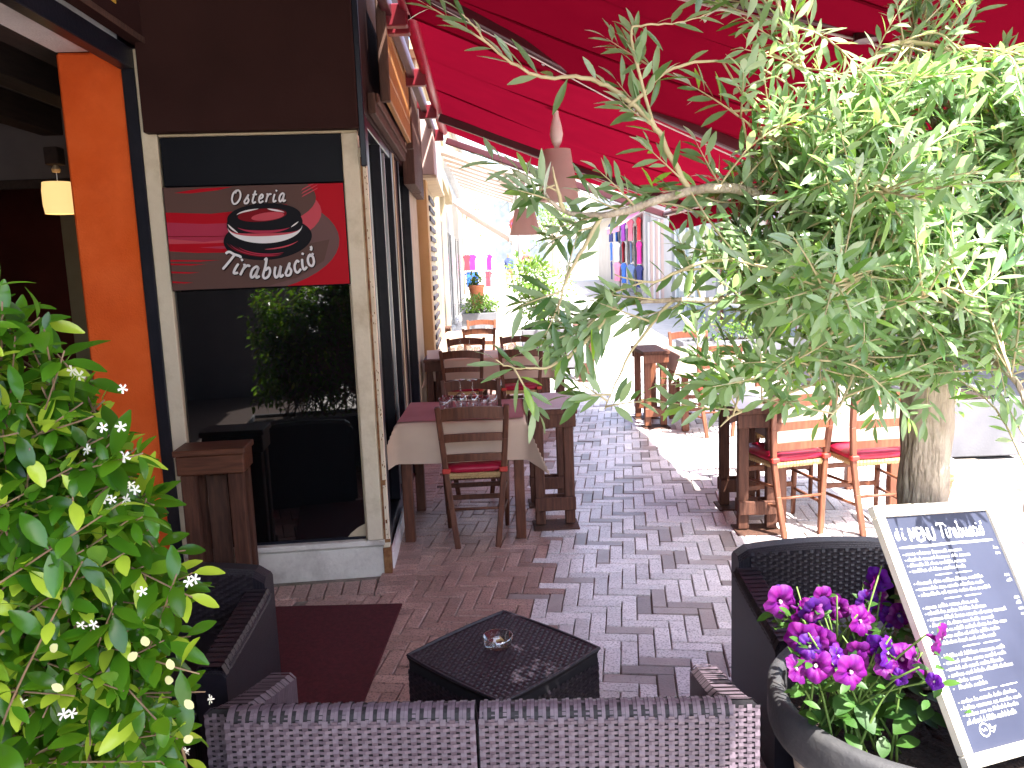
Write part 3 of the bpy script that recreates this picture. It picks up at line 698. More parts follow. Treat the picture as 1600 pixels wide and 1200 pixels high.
# ------------------------------------------------------------------ tables, chairs, dividers
def make_chair(light=False):
    W = 'wood_light_sunlit' if light else 'wood'  # chairs standing in the sun get the wood with sunlight in its colour
    root = thing('chair', 'chair', 'chair')
    for s in (-1, 1):
        bb = MB(); pts = [(.120 * s, -.215, 0), (.150 * s, -.185, .25), (.172 * s, -.175, .46), (.188 * s, -.190, .66), (.202 * s, -.225, .865)]
        for a, c_ in zip(pts[:-1], pts[1:]): bb.beam(Vector(a) - (Vector(c_) - Vector(a)).normalized() * .004, c_, .034, .030, up=(0, 1, 0), ch=.005)
        bb.build('back_leg', W, root)
        bb = MB(); bb.tube([(.185 * s, .185, 0), (.190 * s, .185, .22), (.195 * s, .185, .44)], [.014, .018, .019], 8); bb.build('front_leg', W, root, smooth=True)
        for z in (.17, .29):
            bb = MB(); bb.tube([(.188 * s, .185, z), ((.130 + z * .1) * s, -.195, z + .012)], .0095, 6); bb.build('side_stretcher', W, root, smooth=True)
    for z, h, hw, y in ((.812, .072, .196, -.215), (.668, .048, .186, -.190), (.545, .044, .178, -.178)):
        bb = MB(); n = 9
        for k in range(n):
            t = -1 + 2 * k / (n - 1); x = hw * t; yy = y - .032 * (1 - t * t); arch = (.018 if z > .7 else .010) * (1 - t * t)
            for dy, dz in ((-.008, -h / 2), (.008, -h / 2), (.008, h / 2), (-.008, h / 2)): bb.v.append((x, yy + dy, z + dz + arch))
        for k in range(n - 1):
            for q in range(4): q2 = (q + 1) % 4; bb.f.append((k * 4 + q, k * 4 + q2, k * 4 + 4 + q2, k * 4 + 4 + q))
        bb.f += [(3, 2, 1, 0), tuple(range((n - 1) * 4, n * 4))]
        bb.build('back_slat', W, root)
    for z in (.20, .33):
        bb = MB(); bb.cbox((0, .185, z), (.36, .016, .032), .004); bb.build('front_stretcher', W, root)
    bb = MB(); bb.tube([(-.142, -.192, .235), (.142, -.192, .235)], .009, 6); bb.build('rear_stretcher', W, root, smooth=True)
    # rush seat: strands laid towards the centre
    bb = MB(); q = [(-.172, -.175), (.172, -.175), (.20, .20), (-.20, .20)]
    n = 16
    for e in range(4):
        a, c_ = Vector(q[e]), Vector(q[(e + 1) % 4])
        for k in range(n):
            t0, t1 = k / n, (k + .86) / n; p0, p1 = a.lerp(c_, t0), a.lerp(c_, t1); o = Vector((0, .01))
            i0, i1 = p0.lerp(o, .46), p1.lerp(o, .46); out = ((p0 + p1) / 2 - o).normalized() * .008
            m0 = (p0 + p1) / 2
            base = len(bb.v)
            for p, z in ((i0, .447), (i1, .447), (p1, .452), (p0, .452), (p1 + out, .436), (p0 + out, .436), (p1, .418), (p0, .418)): bb.v.append((p.x, p.y, z))
            bb.f += [(base, base + 1, base + 2, base + 3), (base + 3, base + 2, base + 4, base + 5), (base + 5, base + 4, base + 6, base + 7)]
    bb.box((0, .01, .430), (.33, .33, .026)); seat = bb.build('rush_seat', 'straw', root)
    bb = MB(); n = 18; ring = []
    for lev, (sc, z) in enumerate(((.90, .452), (1.0, .462), (1.03, .476), (.98, .492), (.80, .502), (.4, .505))):
        for k in range(n * 2):
            a = 2 * math.pi * k / (2 * n); cx, sx = math.cos(a), math.sin(a); e = .32
            x = .185 * math.copysign(abs(cx) ** e, cx); y = .185 * math.copysign(abs(sx) ** e, sx)
            bb.v.append((x * sc, y * sc + .005, z + .004 * math.sin(a * 5 + lev)))
    m_ = 2 * n
    for l in range(5):
        for k in range(m_): k2 = (k + 1) % m_; bb.f.append((l * m_ + k, l * m_ + k2, (l + 1) * m_ + k2, (l + 1) * m_ + k))
    bb.f.append(tuple(range(5 * m_, 6 * m_))); bb.f.append(tuple(reversed(range(m_)))); cu = bb.build('cushion', 'cushion_red', root, smooth=True)
    for s in (-1, 1):
        bb = MB(); bb.cbox((.170 * s, -.180, .470), (.050, .046, .030), .006); bb.build('cushion_tie', 'tie_red', cu)
    return root
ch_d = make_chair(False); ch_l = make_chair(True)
used = {id(ch_d): False, id(ch_l): False}
def put_chair(src, x, y, rz, label, group):
    o = src if not used[id(src)] else copy_tree(src); used[id(src)] = True
    o.location = (x, y, gz(y)); o.rotation_euler = (0, 0, rz); o['label'] = label; o['group'] = group; return o
gl, gr = 'chairs at the left tables', 'chairs at the right tables'
put_chair(ch_d, -.245, 4.935, R(1.5), 'nearest brown wooden chair with red cushion at the left table in front', gl)
put_chair(ch_d, -.29, 5.60, R(182), 'brown chair on the far side of the nearest left table', gl)
put_chair(ch_d, -.47, 8.10, R(-2), 'dark chair left of its pair on the near side of the second left table', gl)
put_chair(ch_d, .085, 8.05, R(2), 'dark chair right of its pair on the near side of the second left table', gl)
put_chair(ch_d, -.50, 8.98, R(180), 'chair on the left of the far side of the second left table', gl)
put_chair(ch_d, .10, 8.98, R(181), 'chair on the right of the far side of the second left table', gl)
put_chair(ch_d, -.40, 10.74, R(0), 'single dark chair before the last left table', gl)
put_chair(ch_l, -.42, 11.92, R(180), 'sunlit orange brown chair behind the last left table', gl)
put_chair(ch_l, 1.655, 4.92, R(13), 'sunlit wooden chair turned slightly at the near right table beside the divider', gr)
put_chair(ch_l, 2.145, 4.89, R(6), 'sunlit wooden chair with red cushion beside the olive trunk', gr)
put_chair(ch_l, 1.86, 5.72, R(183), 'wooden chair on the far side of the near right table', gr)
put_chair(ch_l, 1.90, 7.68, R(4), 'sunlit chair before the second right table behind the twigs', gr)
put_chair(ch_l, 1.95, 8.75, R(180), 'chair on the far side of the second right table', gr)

def cloth_mesh(w, d, hang, seed, flare=.5, rot=0):
    rr = random.Random(seed); bb = MB(); nx_, ny_ = 64, 64; p1, p2, p3 = rr.uniform(0, 6), rr.uniform(0, 6), rr.uniform(0, 6)
    W_, D_ = w + 2 * hang, d + 2 * hang
    for j in range(ny_ + 1):
        for i in range(nx_ + 1):
            x = -W_ / 2 + W_ * i / nx_; y = -D_ / 2 + D_ * j / ny_
            ox, oy = max(0, abs(x) - w / 2), max(0, abs(y) - d / 2); sx, sy = (1 if x > 0 else -1), (1 if y > 0 else -1)
            mn, mxx = min(ox, oy), max(ox, oy)
            px_ = sx * min(abs(x), w / 2); py_ = sy * min(abs(y), d / 2)
            wave = .012 * math.sin((px_ * 9 if oy > ox else py_ * 9) + p1) * (mxx / hang)
            if ox > 0: px_ += sx * (.006 + .05 * ox + flare * mn + (wave if ox >= oy else 0))
            if oy > 0: py_ += sy * (.006 + .05 * oy + flare * mn + (wave if oy > ox else 0))
            z = -(mxx * .985 + mn * .28) if mxx > 0 else .0015 * math.sin(x * 11 + p2) * math.sin(y * 9 + p3)
            bb.v.append((px_, py_, z))
    for j in range(ny_):
        for i in range(nx_): k = j * (nx_ + 1) + i; bb.f.append((k, k + 1, k + nx_ + 2, k + nx_ + 1))
    return bb
def table(x, y, w, d, label, clabel, seed, cm='cloth_beige', h=.745, W='wood', hang=.25, crot=0, runner=None):
    z0 = gz(y)
    t = thing('dining_table', label, 'table', (x, y, z0), group='dining tables on the terrace')
    bb = MB(); bb.cbox((0, 0, h - .013), (w - .02, d - .02, .025), .004); bb.build('table_top', W, t)
    for sx in (-1, 1):
        for sy in (-1, 1):
            bb = MB(); bb.cbox((sx * (w / 2 - .045), sy * (d / 2 - .045), (h - .027) / 2), (.062, .062, h - .027), .005); bb.build('table_leg', W, t)
    for sx in (-1, 1):
        bb = MB(); bb.cbox((sx * (w / 2 - .045), 0, h - .07), (.022, d - .155, .08), .003); bb.build('apron', W, t)
    for sy in (-1, 1):
        bb = MB(); bb.cbox((0, sy * (d / 2 - .045), h - .07), (w - .155, .022, .08), .003); bb.build('apron', W, t)
    c = cloth_mesh(w, d, hang, seed).build('tablecloth', cm, None, smooth=True, loc=(x, y, z0 + h + .006)); c.rotation_euler = (0, 0, crot)
    tag(c, clabel, 'tablecloth', 'tablecloths')
    if runner:
        bb = MB(); n = 14
        for j in range(n + 1):
            for i in range(n + 1):
                u, v = i / n - .5, j / n - .5; bb.v.append((u * (w - .012), v * (d - .03), .0015 * math.sin(u * 12 + 1) + .0012 * math.sin(v * 9)))
        for j in range(n):
            for i in range(n): k = j * (n + 1) + i; bb.f.append((k, k + 1, k + n + 2, k + n + 1))
        r_ = bb.build('table_overlay', 'runner_pink', None, smooth=True, loc=(x, y, z0 + h + .0115)); tag(r_, runner, 'table linen')
    return z0 + h
tz = table(-.32, 5.205, .775, .74, 'square wooden table nearest on the left', 'beige tablecloth with flared corners on the nearest left table', 11, runner='dusty pink linen square laid on the nearest left table')
table(-.21, 8.52, 1.16, .74, 'wide table in the second row on the left', 'beige tablecloth on the wide second left table', 12, hang=.22)
table(-.43, 11.24, .92, .74, 'last table on the left before the grey planters', 'beige tablecloth on the last left table', 13, hang=.24)
table(2.02, 5.33, .80, .74, 'sunlit table near the olive trunk on the right', 'pale sunlit tablecloth on the near right table', 14, cm='cloth_white', W='wood_light_sunlit', hang=.24)
table(2.02, 8.13, .80, .74, 'second table on the right beyond the dividers', 'pale sunlit tablecloth on the second right table', 15, cm='cloth_white', W='wood_light_sunlit', hang=.2)

def divider(x, y, rz, label, lx=.30, ly=.66, h=.77, W='wood_rough', top='wood_rough', paper=True, plate=True):
    t = thing('wooden_divider', label, 'divider', (x, y, gz(y)), rz, group='wooden dividers between the tables')
    bb = MB(); bb.cbox((0, 0, h - .016), (lx, ly, .032), .004); bb.build('top_board', top, t)
    for sy in (-1, 1):
        bb = MB(); bb.cbox((0, sy * (ly / 2 - .03), h - .075), (lx - .02, .026, .085), .004); bb.build('top_rail', W, t)
        for sx in (-1, 1):
            bb = MB(); bb.cbox((sx * (lx / 2 - .055), sy * (ly / 2 - .08), (h - .033) / 2 + .008), (.064, .052, h - .05), .005); bb.build('post', W, t)
        for o_ in (-.042, .042):
            bb = MB(); bb.cbox((0, sy * (ly / 2 - .08) + o_, .155), (lx - .04, .022, .085), .004); bb.build('cross_board', W, t)
        if plate:
            bb = MB(); bb.cbox((0, sy * (ly / 2 - .08), .004), (lx - .01, .20, .012), .002); bb.build('base_plate', 'wood_dark', t)
    if paper:
        bb = MB(); bb.cbox((.0, 0, h + .003), (lx + .01, ly - .04, .006), .002); bb.build('pale_top_sheet', 'paper', t)
    return t
divider(.238, 5.33, R(2), 'narrow wooden divider with pale top right of the nearest left table')
divider(-.77, 8.22, R(2), 'dark divider holding a white card against the left wall', lx=.20, ly=.5, W='wood_dark', top='wood_dark', paper=False)
divider(-1.02, 11.95, R(0), 'dark divider by the cream pilaster at the far left', lx=.32, ly=.3, h=.80, W='wood_dark', top='wood_dark', paper=False)
divider(1.475, 5.09, R(-2), 'divider in front of the near right table with its top in shade', lx=.28, ly=.66, W='wood_rough')
divider(1.415, 8.30, R(2), 'divider beside the second right table', lx=.27, ly=.66, W='wood_light_sunlit', paper=False)
divider(.43, 8.55, R(1), 'divider at the right end of the wide second left table', lx=.26, ly=.6, W='wood_rough')
divider(1.05, 11.6, R(1), 'divider far back behind the hanging olive twigs', lx=.26, ly=.6, W='wood_rough', paper=False)
c = MB(); c.add([(-.06, -.012, 0), (.06, -.012, 0), (.06, .022, .085), (-.06, .022, .085), (-.06, .05, 0), (.06, .05, 0)], [(0, 1, 2, 3), (3, 2, 5, 4)]); o = c.build('menu_card', 'paper', loc=(-.77, 8.06, .771)); tag(o, 'small folded white card on the divider by the wall', 'card')

# wooden pedestal by the window
pd = thing('wooden_pedestal', 'tall dark wooden pedestal table standing against the window left of the plinth', 'pedestal', (-1.53, 4.09, 0), R(5))
bb = MB(); bb.cbox((0, 0, .805), (.35, .22, .03), .004); bb.build('top_board', 'wood_x', pd)
bb = MB(); bb.cbox((0, 0, .74), (.33, .20, .098), .005); bb.build('apron', 'wood_x', pd)
for sx in (-1, 1):
    for sy in (-1, 1):
        bb = MB(); bb.cbox((sx * .115, sy * .066, .345), (.075, .05, .69), .005); bb.build('post', 'wood_rough', pd)
bb = MB(); bb.cbox((-.01, -.104, .09), (.34, .022, .10), .004); bb.build('cross_board', 'wood_rough', pd)
bb = MB(); bb.cbox((0, .0, .36), (.10, .02, .62), .004); bb.build('centre_board', 'wood_dark', pd)

# glassware
WG = [(.0, .0), (.030, .0), (.034, .02), (.038, .06), (.034, .085), (.020, .100), (.005, .112), (.0035, .13), (.0035, .175), (.006, .182), (.034, .190), (.034, .192)]
def prof_shell(p, t=.0012): return p
def wine_glass():
    bb = MB(); outer = [(.030, 0), (.036, .03), (.040, .055), (.036, .080), (.020, .098), (.006, .108), (.0035, .125), (.0035, .172), (.008, .182), (.033, .188), (.033, .1895), (.0, .191)]
    inner = [(.0, .100), (.017, .0965), (.0345, .079), (.0385, .055), (.0345, .03), (.0286, 0)]
    bb.lathe(list(reversed(outer)) + [], 20); bb.f = [f for f in bb.f if len(f) == 4]
    o = len(bb.v); b2 = MB(); b2.lathe(inner, 20); b2.f = [f for f in b2.f if len(f) == 4]; bb.add(b2.v, b2.f); return bb
def tumbler(h=.085, r=.036):
    bb = MB(); bb.lathe([(.0, .001), (r * .86, .0), (r * .9, .003), (r * .98, h * .5), (r, h), (r - .0018, h), (r - .0030, h * .5), (r * .80, .010), (.0, .009)], 18); bb.f = [f for f in bb.f if len(f) == 4]; return bb
wgm = wine_glass().build('wine_glass', 'glass', smooth=True); tum = tumbler().build('tumbler', 'glass', smooth=True)
first = {'w': True, 't': True}
def put_glass(kind, x, y, z, label, group):
    src = wgm if kind == 'w' else tum
    o = src if first[kind] else bpy.data.objects.new(src.name.split('.')[0], src.data)
    if not first[kind]: COL.objects.link(o)
    first[kind] = False; o.location = (x, y, z); o.rotation_euler = (0, 0, random.random() * 3)
    tag(o, label, 'wine glass' if kind == 'w' else 'tumbler', group)
zt = tz + .0145
put_glass('w', -.335, 5.235, zt, 'left one of two upturned wine glasses on the nearest left table', 'glasses on the nearest left table')
put_glass('w', -.255, 5.205, zt, 'right one of two upturned wine glasses on the nearest left table', 'glasses on the nearest left table')
for k, (x, y) in enumerate(((-.435, 5.16), (-.42, 5.25), (-.185, 5.20), (-.135, 5.19))):
    put_glass('t', x, y, zt, ('tumbler at the far left of the glass cluster on the nearest left table', 'tumbler behind the leftmost one on the nearest left table', 'tumbler just right of the upturned wine glasses on the nearest left table', 'rightmost tumbler on the nearest left table')[k], 'glasses on the nearest left table')
for tx, nm in ((-.50, 'left'), (.03, 'right')):
    put_glass('w', tx - .02, 8.45, .755, 'left upturned wine glass of the %s setting on the second left table' % nm, 'glasses on the second left table')
    put_glass('w', tx + .075, 8.44, .755, 'right upturned wine glass of the %s setting on the second left table' % nm, 'glasses on the second left table')
    put_glass('t', tx - .11, 8.42, .755, 'left tumbler of the %s setting on the second left table' % nm, 'glasses on the second left table')
    put_glass('t', tx + .155, 8.41, .755, 'right tumbler of the %s setting on the second left table' % nm, 'glasses on the second left table')
for k, tx in enumerate((-.62, -.3)): put_glass('t', tx, 11.22, .755, ('left tumbler on the last left table', 'right tumbler on the last left table')[k], 'glasses on the last left table')
bb = MB(); bb.cbox((0, 0, .004), (.012, .12, .003), .001); bb.cbox((0, .085, .004), (.022, .05, .003), .001); o = bb.build('fork', 'steel', loc=(-.155, 4.985, zt - .002)); o.rotation_euler = (0, 0, R(14)); tag(o, 'small steel fork lying on the pink linen of the nearest left table', 'cutlery')
bb = MB(); bb.cbox((0, 0, .012), (.03, .03, .024), .004); bb.lathe([(.012, .024), (.013, .05), (.006, .058)], 10); o = bb.build('condiment_bottle', 'wood_dark', loc=(-.085, 5.21, zt)); tag(o, 'tiny dark condiment pot right of the tumblers', 'condiment')

# ------------------------------------------------------------------ rattan lounge set
def weave(bb, w, h, pu, pv, M, amp=.0022, vw=.62, hw=.62, jit=.0006, seed=1):
    """real woven strands over a w x h patch (local x across, z up, y towards the viewer is negative)"""
    rr = random.Random(seed); nu, nv = int(w / pu), int(h / pv); pu = w / nu; pv = h / nv
    for i in range(nu + 1):
        u = -w / 2 + i * pu; o = len(bb.v); ju = rr.uniform(-jit, jit)
        for half in ((-1, 1) if vw > .7 else (0,)):
            o = len(bb.v); wd = vw * pu / 2 if not half else vw * pu / 4.3; cu = u + ju + half * vw * pu / 4
            for j in range(nv + 1):
                n = amp * (1 if (i + j) % 2 else -1) - amp * .5; v = j * pv
                for s in (-1, 1): bb.v.append(tuple(M @ Vector((cu + s * wd, n, v))))
            for j in range(nv): k = o + 2 * j; bb.f.append((k, k + 1, k + 3, k + 2))
    for j in range(nv):
        v = (j + .0) * pv; hh = hw * pv / 2; o = len(bb.v); jv = rr.uniform(-jit, jit)
        for i in range(nu + 1):
            n = amp * (-1 if (i + j) % 2 else 1); u = -w / 2 + i * pu
            for s in (-1, 1): bb.v.append(tuple(M @ Vector((u, n, v + jv + s * hh))))
        for i in range(nu): k = o + 2 * i; bb.f.append((k, k + 2, k + 3, k + 1))
I4 = Matrix.Identity(4)
def rounded_slab(w, d, h, r=.03, n=4):
    """upright slab with rounded long top edges; x width, y thickness, z height"""
    prof = [(-d / 2, 0), (-d / 2, h - r)]
    for k in range(1, n + 1): a = math.pi / 2 * k / n; prof.append((-d / 2 + r - r * math.cos(a), h - r + r * math.sin(a)))
    for k in range(0, n + 1): a = math.pi / 2 * k / n; prof.append((d / 2 - r + r * math.sin(a), h - r + r * math.cos(a)))
    prof += [(d / 2, 0)]
    bb = MB(); m = len(prof)
    for x in (-w / 2, -w / 2 + .008, w / 2 - .008, w / 2):
        s_ = .0 if abs(x) < w / 2 else .006
        for (y, z) in prof: bb.v.append((x, y * (1 - s_ * 8), z - (s_ if z > .01 else 0)))
    for i in range(3):
        for k in range(m - 1): bb.f.append((i * m + k, (i + 1) * m + k, (i + 1) * m + k + 1, i * m + k + 1))
    bb.f.append(tuple(range(m))); bb.f.append(tuple(reversed(range(3 * m, 4 * m)))); return bb
def arm_mesh(L, h0, h1, t, n=12):
    """arm: curved top falling from the back to the front; runs along +y"""
    bb = MB()
    for k in range(n + 1):
        s = k / n; y = L * s; z = h0 + (h1 - h0) * (s ** .8) if s < 1 else h1 - .02
        for x, zz in ((-t / 2, 0), (-t / 2, z - .015), (-t / 2 + .015, z), (t / 2 - .015, z), (t / 2, z - .015), (t / 2, 0)): bb.v.append((x, y, zz))
    for k in range(n):
        for q in range(5): bb.f.append((k * 6 + q, k * 6 + q + 1, (k + 1) * 6 + q + 1, (k + 1) * 6 + q))
    bb.f.append(tuple(range(5, -1, -1))); bb.f.append(tuple(range(n * 6, n * 6 + 6))); return bb
SH = .615
sofa = thing('rattan_sofa', 'brown woven rattan two-seat sofa seen from behind at the bottom of the picture', 'sofa', (-.115, 1.865, 0), R(-2.2))
for k, cx in enumerate((-.311, .311)):
    bb = rounded_slab(.610, .07, SH - .002, .028); bb.v = [(x + cx, y + .012, z) for x, y, z in bb.v]; core = bb.build('back_panel', 'rattan_back', sofa)
    bb = MB(); weave(bb, .600, SH - .05, .0235, .0135, Matrix.Translation((cx, -.0275, .03)), seed=k + 1, vw=.60, hw=.60); o = bb.build('woven_face', 'rattan_strand', core); o['kind'] = 'stuff'
    # wrapped strands over the top roll
    bb = MB(); rr = random.Random(k); nseg = 64
    for i in range(nseg):
        x0 = cx - .305 + .61 * i / nseg; x1 = x0 + .61 / nseg * .93; dz = .0025 * math.sin(i * 2.1) + rr.uniform(-.0008, .0008); base = len(bb.v); ring = []
        for a in range(-10, 200, 20):
            aa = R(a); r_ = .034 + dz * .5 ; ring.append((.012 - .036 * math.cos(aa), SH - .034 + .036 * math.sin(aa) + dz))
        for y, z in ring: bb.v.append((x0, y, z)); bb.v.append((x1, y, z))
        for q in range(len(ring) - 1): bb.f.append((base + 2 * q, base + 2 * q + 1, base + 2 * q + 3, base + 2 * q + 2))
    o = bb.build('top_wrap', 'rattan_strand', core); o['kind'] = 'stuff'
for s in (-1, 1):
    bb = arm_mesh(.44, .60, .46, .085); bb.v = [(x + s * .645, y + .03, z) for x, y, z in bb.v]; arm = bb.build('arm', 'rattan_back', sofa)
    bb = MB()
    for i in range(30):
        s0 = i / 30; s1 = s0 + .031; 
        def zz(q): return .60 + (.46 - .60) * (q ** .8)
        base = len(bb.v)
        for q in (s0, s1):
            for x, dz in ((-.046, -.20), (-.046, -.012), (-.03, .004), (.03, .004), (.046, -.012), (.046, -.20)): bb.v.append((s * .645 + x, .03 + .44 * q, zz(q) + dz + .002 * math.sin(i * 2.2)))
        for q in range(5): bb.f.append((base + q, base + q + 6, base + q + 7, base + q + 1))
    o = bb.build('arm_wrap', 'rattan_strand', arm); o['kind'] = 'stuff'
    bb = MB(); weave(bb, .080, .57, .020, .0135, Matrix.Translation((s * .645, .0265, .02)), seed=40 + s, vw=.60, hw=.60); o = bb.build('woven_end', 'rattan_strand', arm); o['kind'] = 'stuff'
    bb = MB(); weave(bb, .42, .40, .0235, .0135, Matrix.Translation((s * .6905, .25, .02)) @ Matrix.Rotation(R(90 * s), 4, 'Z'), seed=44 + s, vw=.60, hw=.60); o = bb.build('woven_side', 'rattan_strand', arm); o['kind'] = 'stuff'
bb = MB(); bb.cbox((0, .24, .16), (1.19, .38, .28), .02); bb.build('seat_base', 'rattan', sofa)
for cx in (-.30, .30):
    bb = MB(); bb.cbox((cx, .25, .33), (.58, .36, .06), .03); bb.build('seat_cushion', 'rattan', sofa)

def armchair(label, x, y, rz, w=.62):
    t = thing('rattan_armchair', label, 'armchair', (x, y, 0), rz, group='rattan armchairs')
    bb = MB(); n = 16; H = .60
    for k in range(n + 1):                                     # back with an arched top
        u = -1 + 2 * k / n; xx = u * w / 2; top = H + .022 * (1 - u * u) - .05 * max(0, abs(u) - .9) * 4
        for yy, z in ((-.045, 0), (-.045, top - .02), (-.025, top), (.03, top), (.05, top - .02), (.05, 0)): bb.v.append((xx, yy, z))
    for k in range(n):
        for q in range(5): bb.f.append((k * 6 + q, (k + 1) * 6 + q, (k + 1) * 6 + q + 1, k * 6 + q + 1))
    bb.f.append(tuple(range(6))); bb.f.append(tuple(reversed(range(n * 6, n * 6 + 6)))); back = bb.build('backrest', 'rattan', t)
    bb = MB(); weave(bb, w - .10, .30, .021, .011, Matrix.Translation((0, -.0485, .30)), amp=.0016, vw=.55, hw=.75, seed=4); o = bb.build('woven_face', 'rattan_dark', back); o['kind'] = 'stuff'
    for s in (-1, 1):
        bb = arm_mesh(.46, .54, .47, .10, 10); bb.v = [(xx + s * (w / 2 - .03), -.04 - yy, z) for xx, yy, z in bb.v]; bb.f = [tuple(reversed(f)) for f in bb.f]; arm = bb.build('arm', 'rattan', t)
        bb = MB()
        for i in range(34):
            base = len(bb.v); 
            for q in (i / 34, i / 34 + .0255):
                z = .54 + (.47 - .54) * (q ** .8) + .0015
                for xx, dz in ((-.052, -.03), (-.038, .0), (.038, .0), (.052, -.03)): bb.v.append((s * (w / 2 - .03) + xx, -.04 - .46 * q, z + dz + .003 * abs(math.sin(i * 1.57)) + .002))
            for q in range(3): bb.f.append((base + q, base + q + 1, base + q + 5, base + q + 4))
        o = bb.build('arm_wrap', 'rattan_dark', arm); o['kind'] = 'stuff'
    bb = MB(); bb.cbox((0, -.28, .17), (w - .165, .44, .31), .02); bb.build('seat_base', 'rattan', t)
    bb = MB(); bb.cbox((0, -.27, .36), (w - .17, .42, .06), .02); bb.build('seat_cushion', 'rattan', t)
    return t
armchair('dark rattan armchair on the right half hidden behind the petunia pot', 1.115, 2.92, R(1))
armchair('dark rattan armchair on the left behind the jasmine', -1.235, 2.90, R(-2))

ct_ = thing('coffee_table', 'low square dark rattan table with cut curved sides in the lounge corner', 'table', (-.065, 2.60, 0), R(45))
S_ = .46; HT = .385
bb = MB(); n = 10
def qring(z, s, bow):
    out = []
    for e in range(4):
        a = e * math.pi / 2
        for k in range(n):
            u = -1 + 2 * k / n; x, y = s / 2 + bow * (1 - u * u), u * s / 2
            out.append((x * math.cos(a) - y * math.sin(a), x * math.sin(a) + y * math.cos(a), z))
    return out
rings = [(0, S_ - .02, 0), (HT - .02, S_ - .01, .006), (HT - .004, S_, .010), (HT, S_ - .012, .010)]
for z, s, bw in rings: bb.v += qring(z, s, bw)
m = 4 * n
for l in range(len(rings) - 1):
    for k in range(m): k2 = (k + 1) % m; bb.f.append((l * m + k, l * m + k2, (l + 1) * m + k2, (l + 1) * m + k))
bb.f.append(tuple(range(3 * m, 4 * m))); body = bb.build('table_body', 'rattan_back', ct_)
bb = MB(); weave(bb, S_ - .02, S_ - .02, .019, .0105, Matrix.Translation((0, -(S_ - .02) / 2, HT + .0025)) @ Matrix.Rotation(R(-90), 4, 'X'), amp=.0013, vw=.5, hw=.80, seed=8); o = bb.build('woven_top', 'rattan_dark', body); o['kind'] = 'stuff'
for k in range(4):
    bb = MB(); a = k * math.pi / 2; M = Matrix.Rotation(a, 4, 'Z') @ Matrix.Translation((0, -(S_ / 2) - .0075, .02)); weave(bb, S_ - .04, HT - .06, .022, .012, M, amp=.0013, vw=.5, hw=.8, seed=20 + k); o = bb.build('woven_side', 'rattan_dark', body); o['kind'] = 'stuff'
bb = MB(); bb.tube([(x, y, HT + .001) for x, y, _ in qring(0, S_ - .006, .010)] + [(S_ / 2, -S_ / 2, HT + .001)], .006, 6, cap=False); bb.build('rim', 'rattan_dark', body)
ash = thing('ashtray', 'round clear glass ashtray with cigarette ends on the coffee table', 'ashtray', (-.082, 2.645, HT + .0045))
bb = MB(); bb.lathe([(.0, .0), (.044, .0), (.049, .004), (.052, .034), (.048, .034), (.043, .010), (.0, .009)], 28); bb.f = [f for f in bb.f if len(f) == 4]; bb.build('bowl', 'glass', ash, smooth=True)
for k, (x, y, a) in enumerate(((.004, .004, .4), (-.012, -.006, 1.2), (.012, .010, 2.2), (-.004, .012, .1))):
    bb = MB(); d = Vector((math.cos(a), math.sin(a), .3 if k == 2 else .05)).normalized(); p = Vector((x, y, .015)); bb.tube([p - d * .012, p + d * .012], .004, 8); bb.build('cigarette_end', 'sign_white' if k % 2 else 'straw', ash)
bb = MB(); bb.cbox((-.955, 3.43, .005), (.69, 1.0, .010), .003, R(-2)); o = bb.build('doormat', 'mat_red'); tag(o, 'dark red rectangular doormat on the paving before the window', 'mat')

# ------------------------------------------------------------------ big pot, olive tree
PC = Vector((1.07, 2.03)); PR = .405; PH = .51
pot = thing('plant_pot', 'big round dark grey pot with wide rim holding the olive and petunias', 'pot', (PC.x, PC.y, 0))
bb = MB(); bb.lathe([(.0, .0), (.28, .0), (.29, .02), (PR - .055, PH - .14), (PR - .045, PH - .12), (PR - .040, PH - .105)], 48); bb.build('pot_body', 'pot_stone', pot, smooth=True)
bb = MB(); bb.lathe([(PR - .042, PH - .115), (PR - .004, PH - .11), (PR, PH - .095), (PR, PH - .015), (PR - .01, PH), (PR - .035, PH), (PR - .045, PH - .012), (PR - .055, PH - .13)], 48); bb.f = [f for f in bb.f if len(f) == 4]; bb.build('pot_rim', 'pot_grey', pot, smooth=True)
bb = MB(); rr = random.Random(2); N_ = 26
for i in range(9):
    for k in range(N_): a = 2 * math.pi * k / N_; r_ = (PR - .05) * i / 8; bb.v.append((r_ * math.cos(a), r_ * math.sin(a), PH - .095 + rr.uniform(-.008, .008)))
for i in range(8):
    for k in range(N_): k2 = (k + 1) % N_; bb.f.append((i * N_ + k, (i + 1) * N_ + k, (i + 1) * N_ + k2, i * N_ + k2))
bb.build('soil', 'soil', pot, smooth=True)

def leaf_mesh(name, L, W, m, curve=.10, fold=.18, n=5, tip=1.0, base_w=.0, stalk=.0):
    bb = MB()
    for k in range(n + 1):
        t = k / n; w = W * (math.sin(math.pi * min(1, t * .96 + .02)) ** tip); x = stalk + L * t; z = -curve * L * t * t
        bb.v += [(x, -w / 2, z + fold * w / 2), (x, 0, z), (x, w / 2, z + fold * w / 2)]
    for k in range(n):
        a = k * 3; bb.f += [(a, a + 3, a + 4, a + 1), (a + 1, a + 4, a + 5, a + 2)]
    if stalk:
        o = len(bb.v); bb.v += [(0, -.0008, 0), (0, .0008, 0)]; bb.f.append((o, 0, 2, o + 1))
    o = bb.build(name, m, smooth=True); me = o.data; bpy.data.objects.remove(o); return me
def frame(p, d, up):
    d = d.normalized(); y = up.cross(d)
    if y.length < 1e-4: y = Vector((1, 0, 0)).cross(d)
    y.normalize(); z = d.cross(y); M = Matrix((d, y, z)).transposed().to_4x4(); M.translation = p; return M
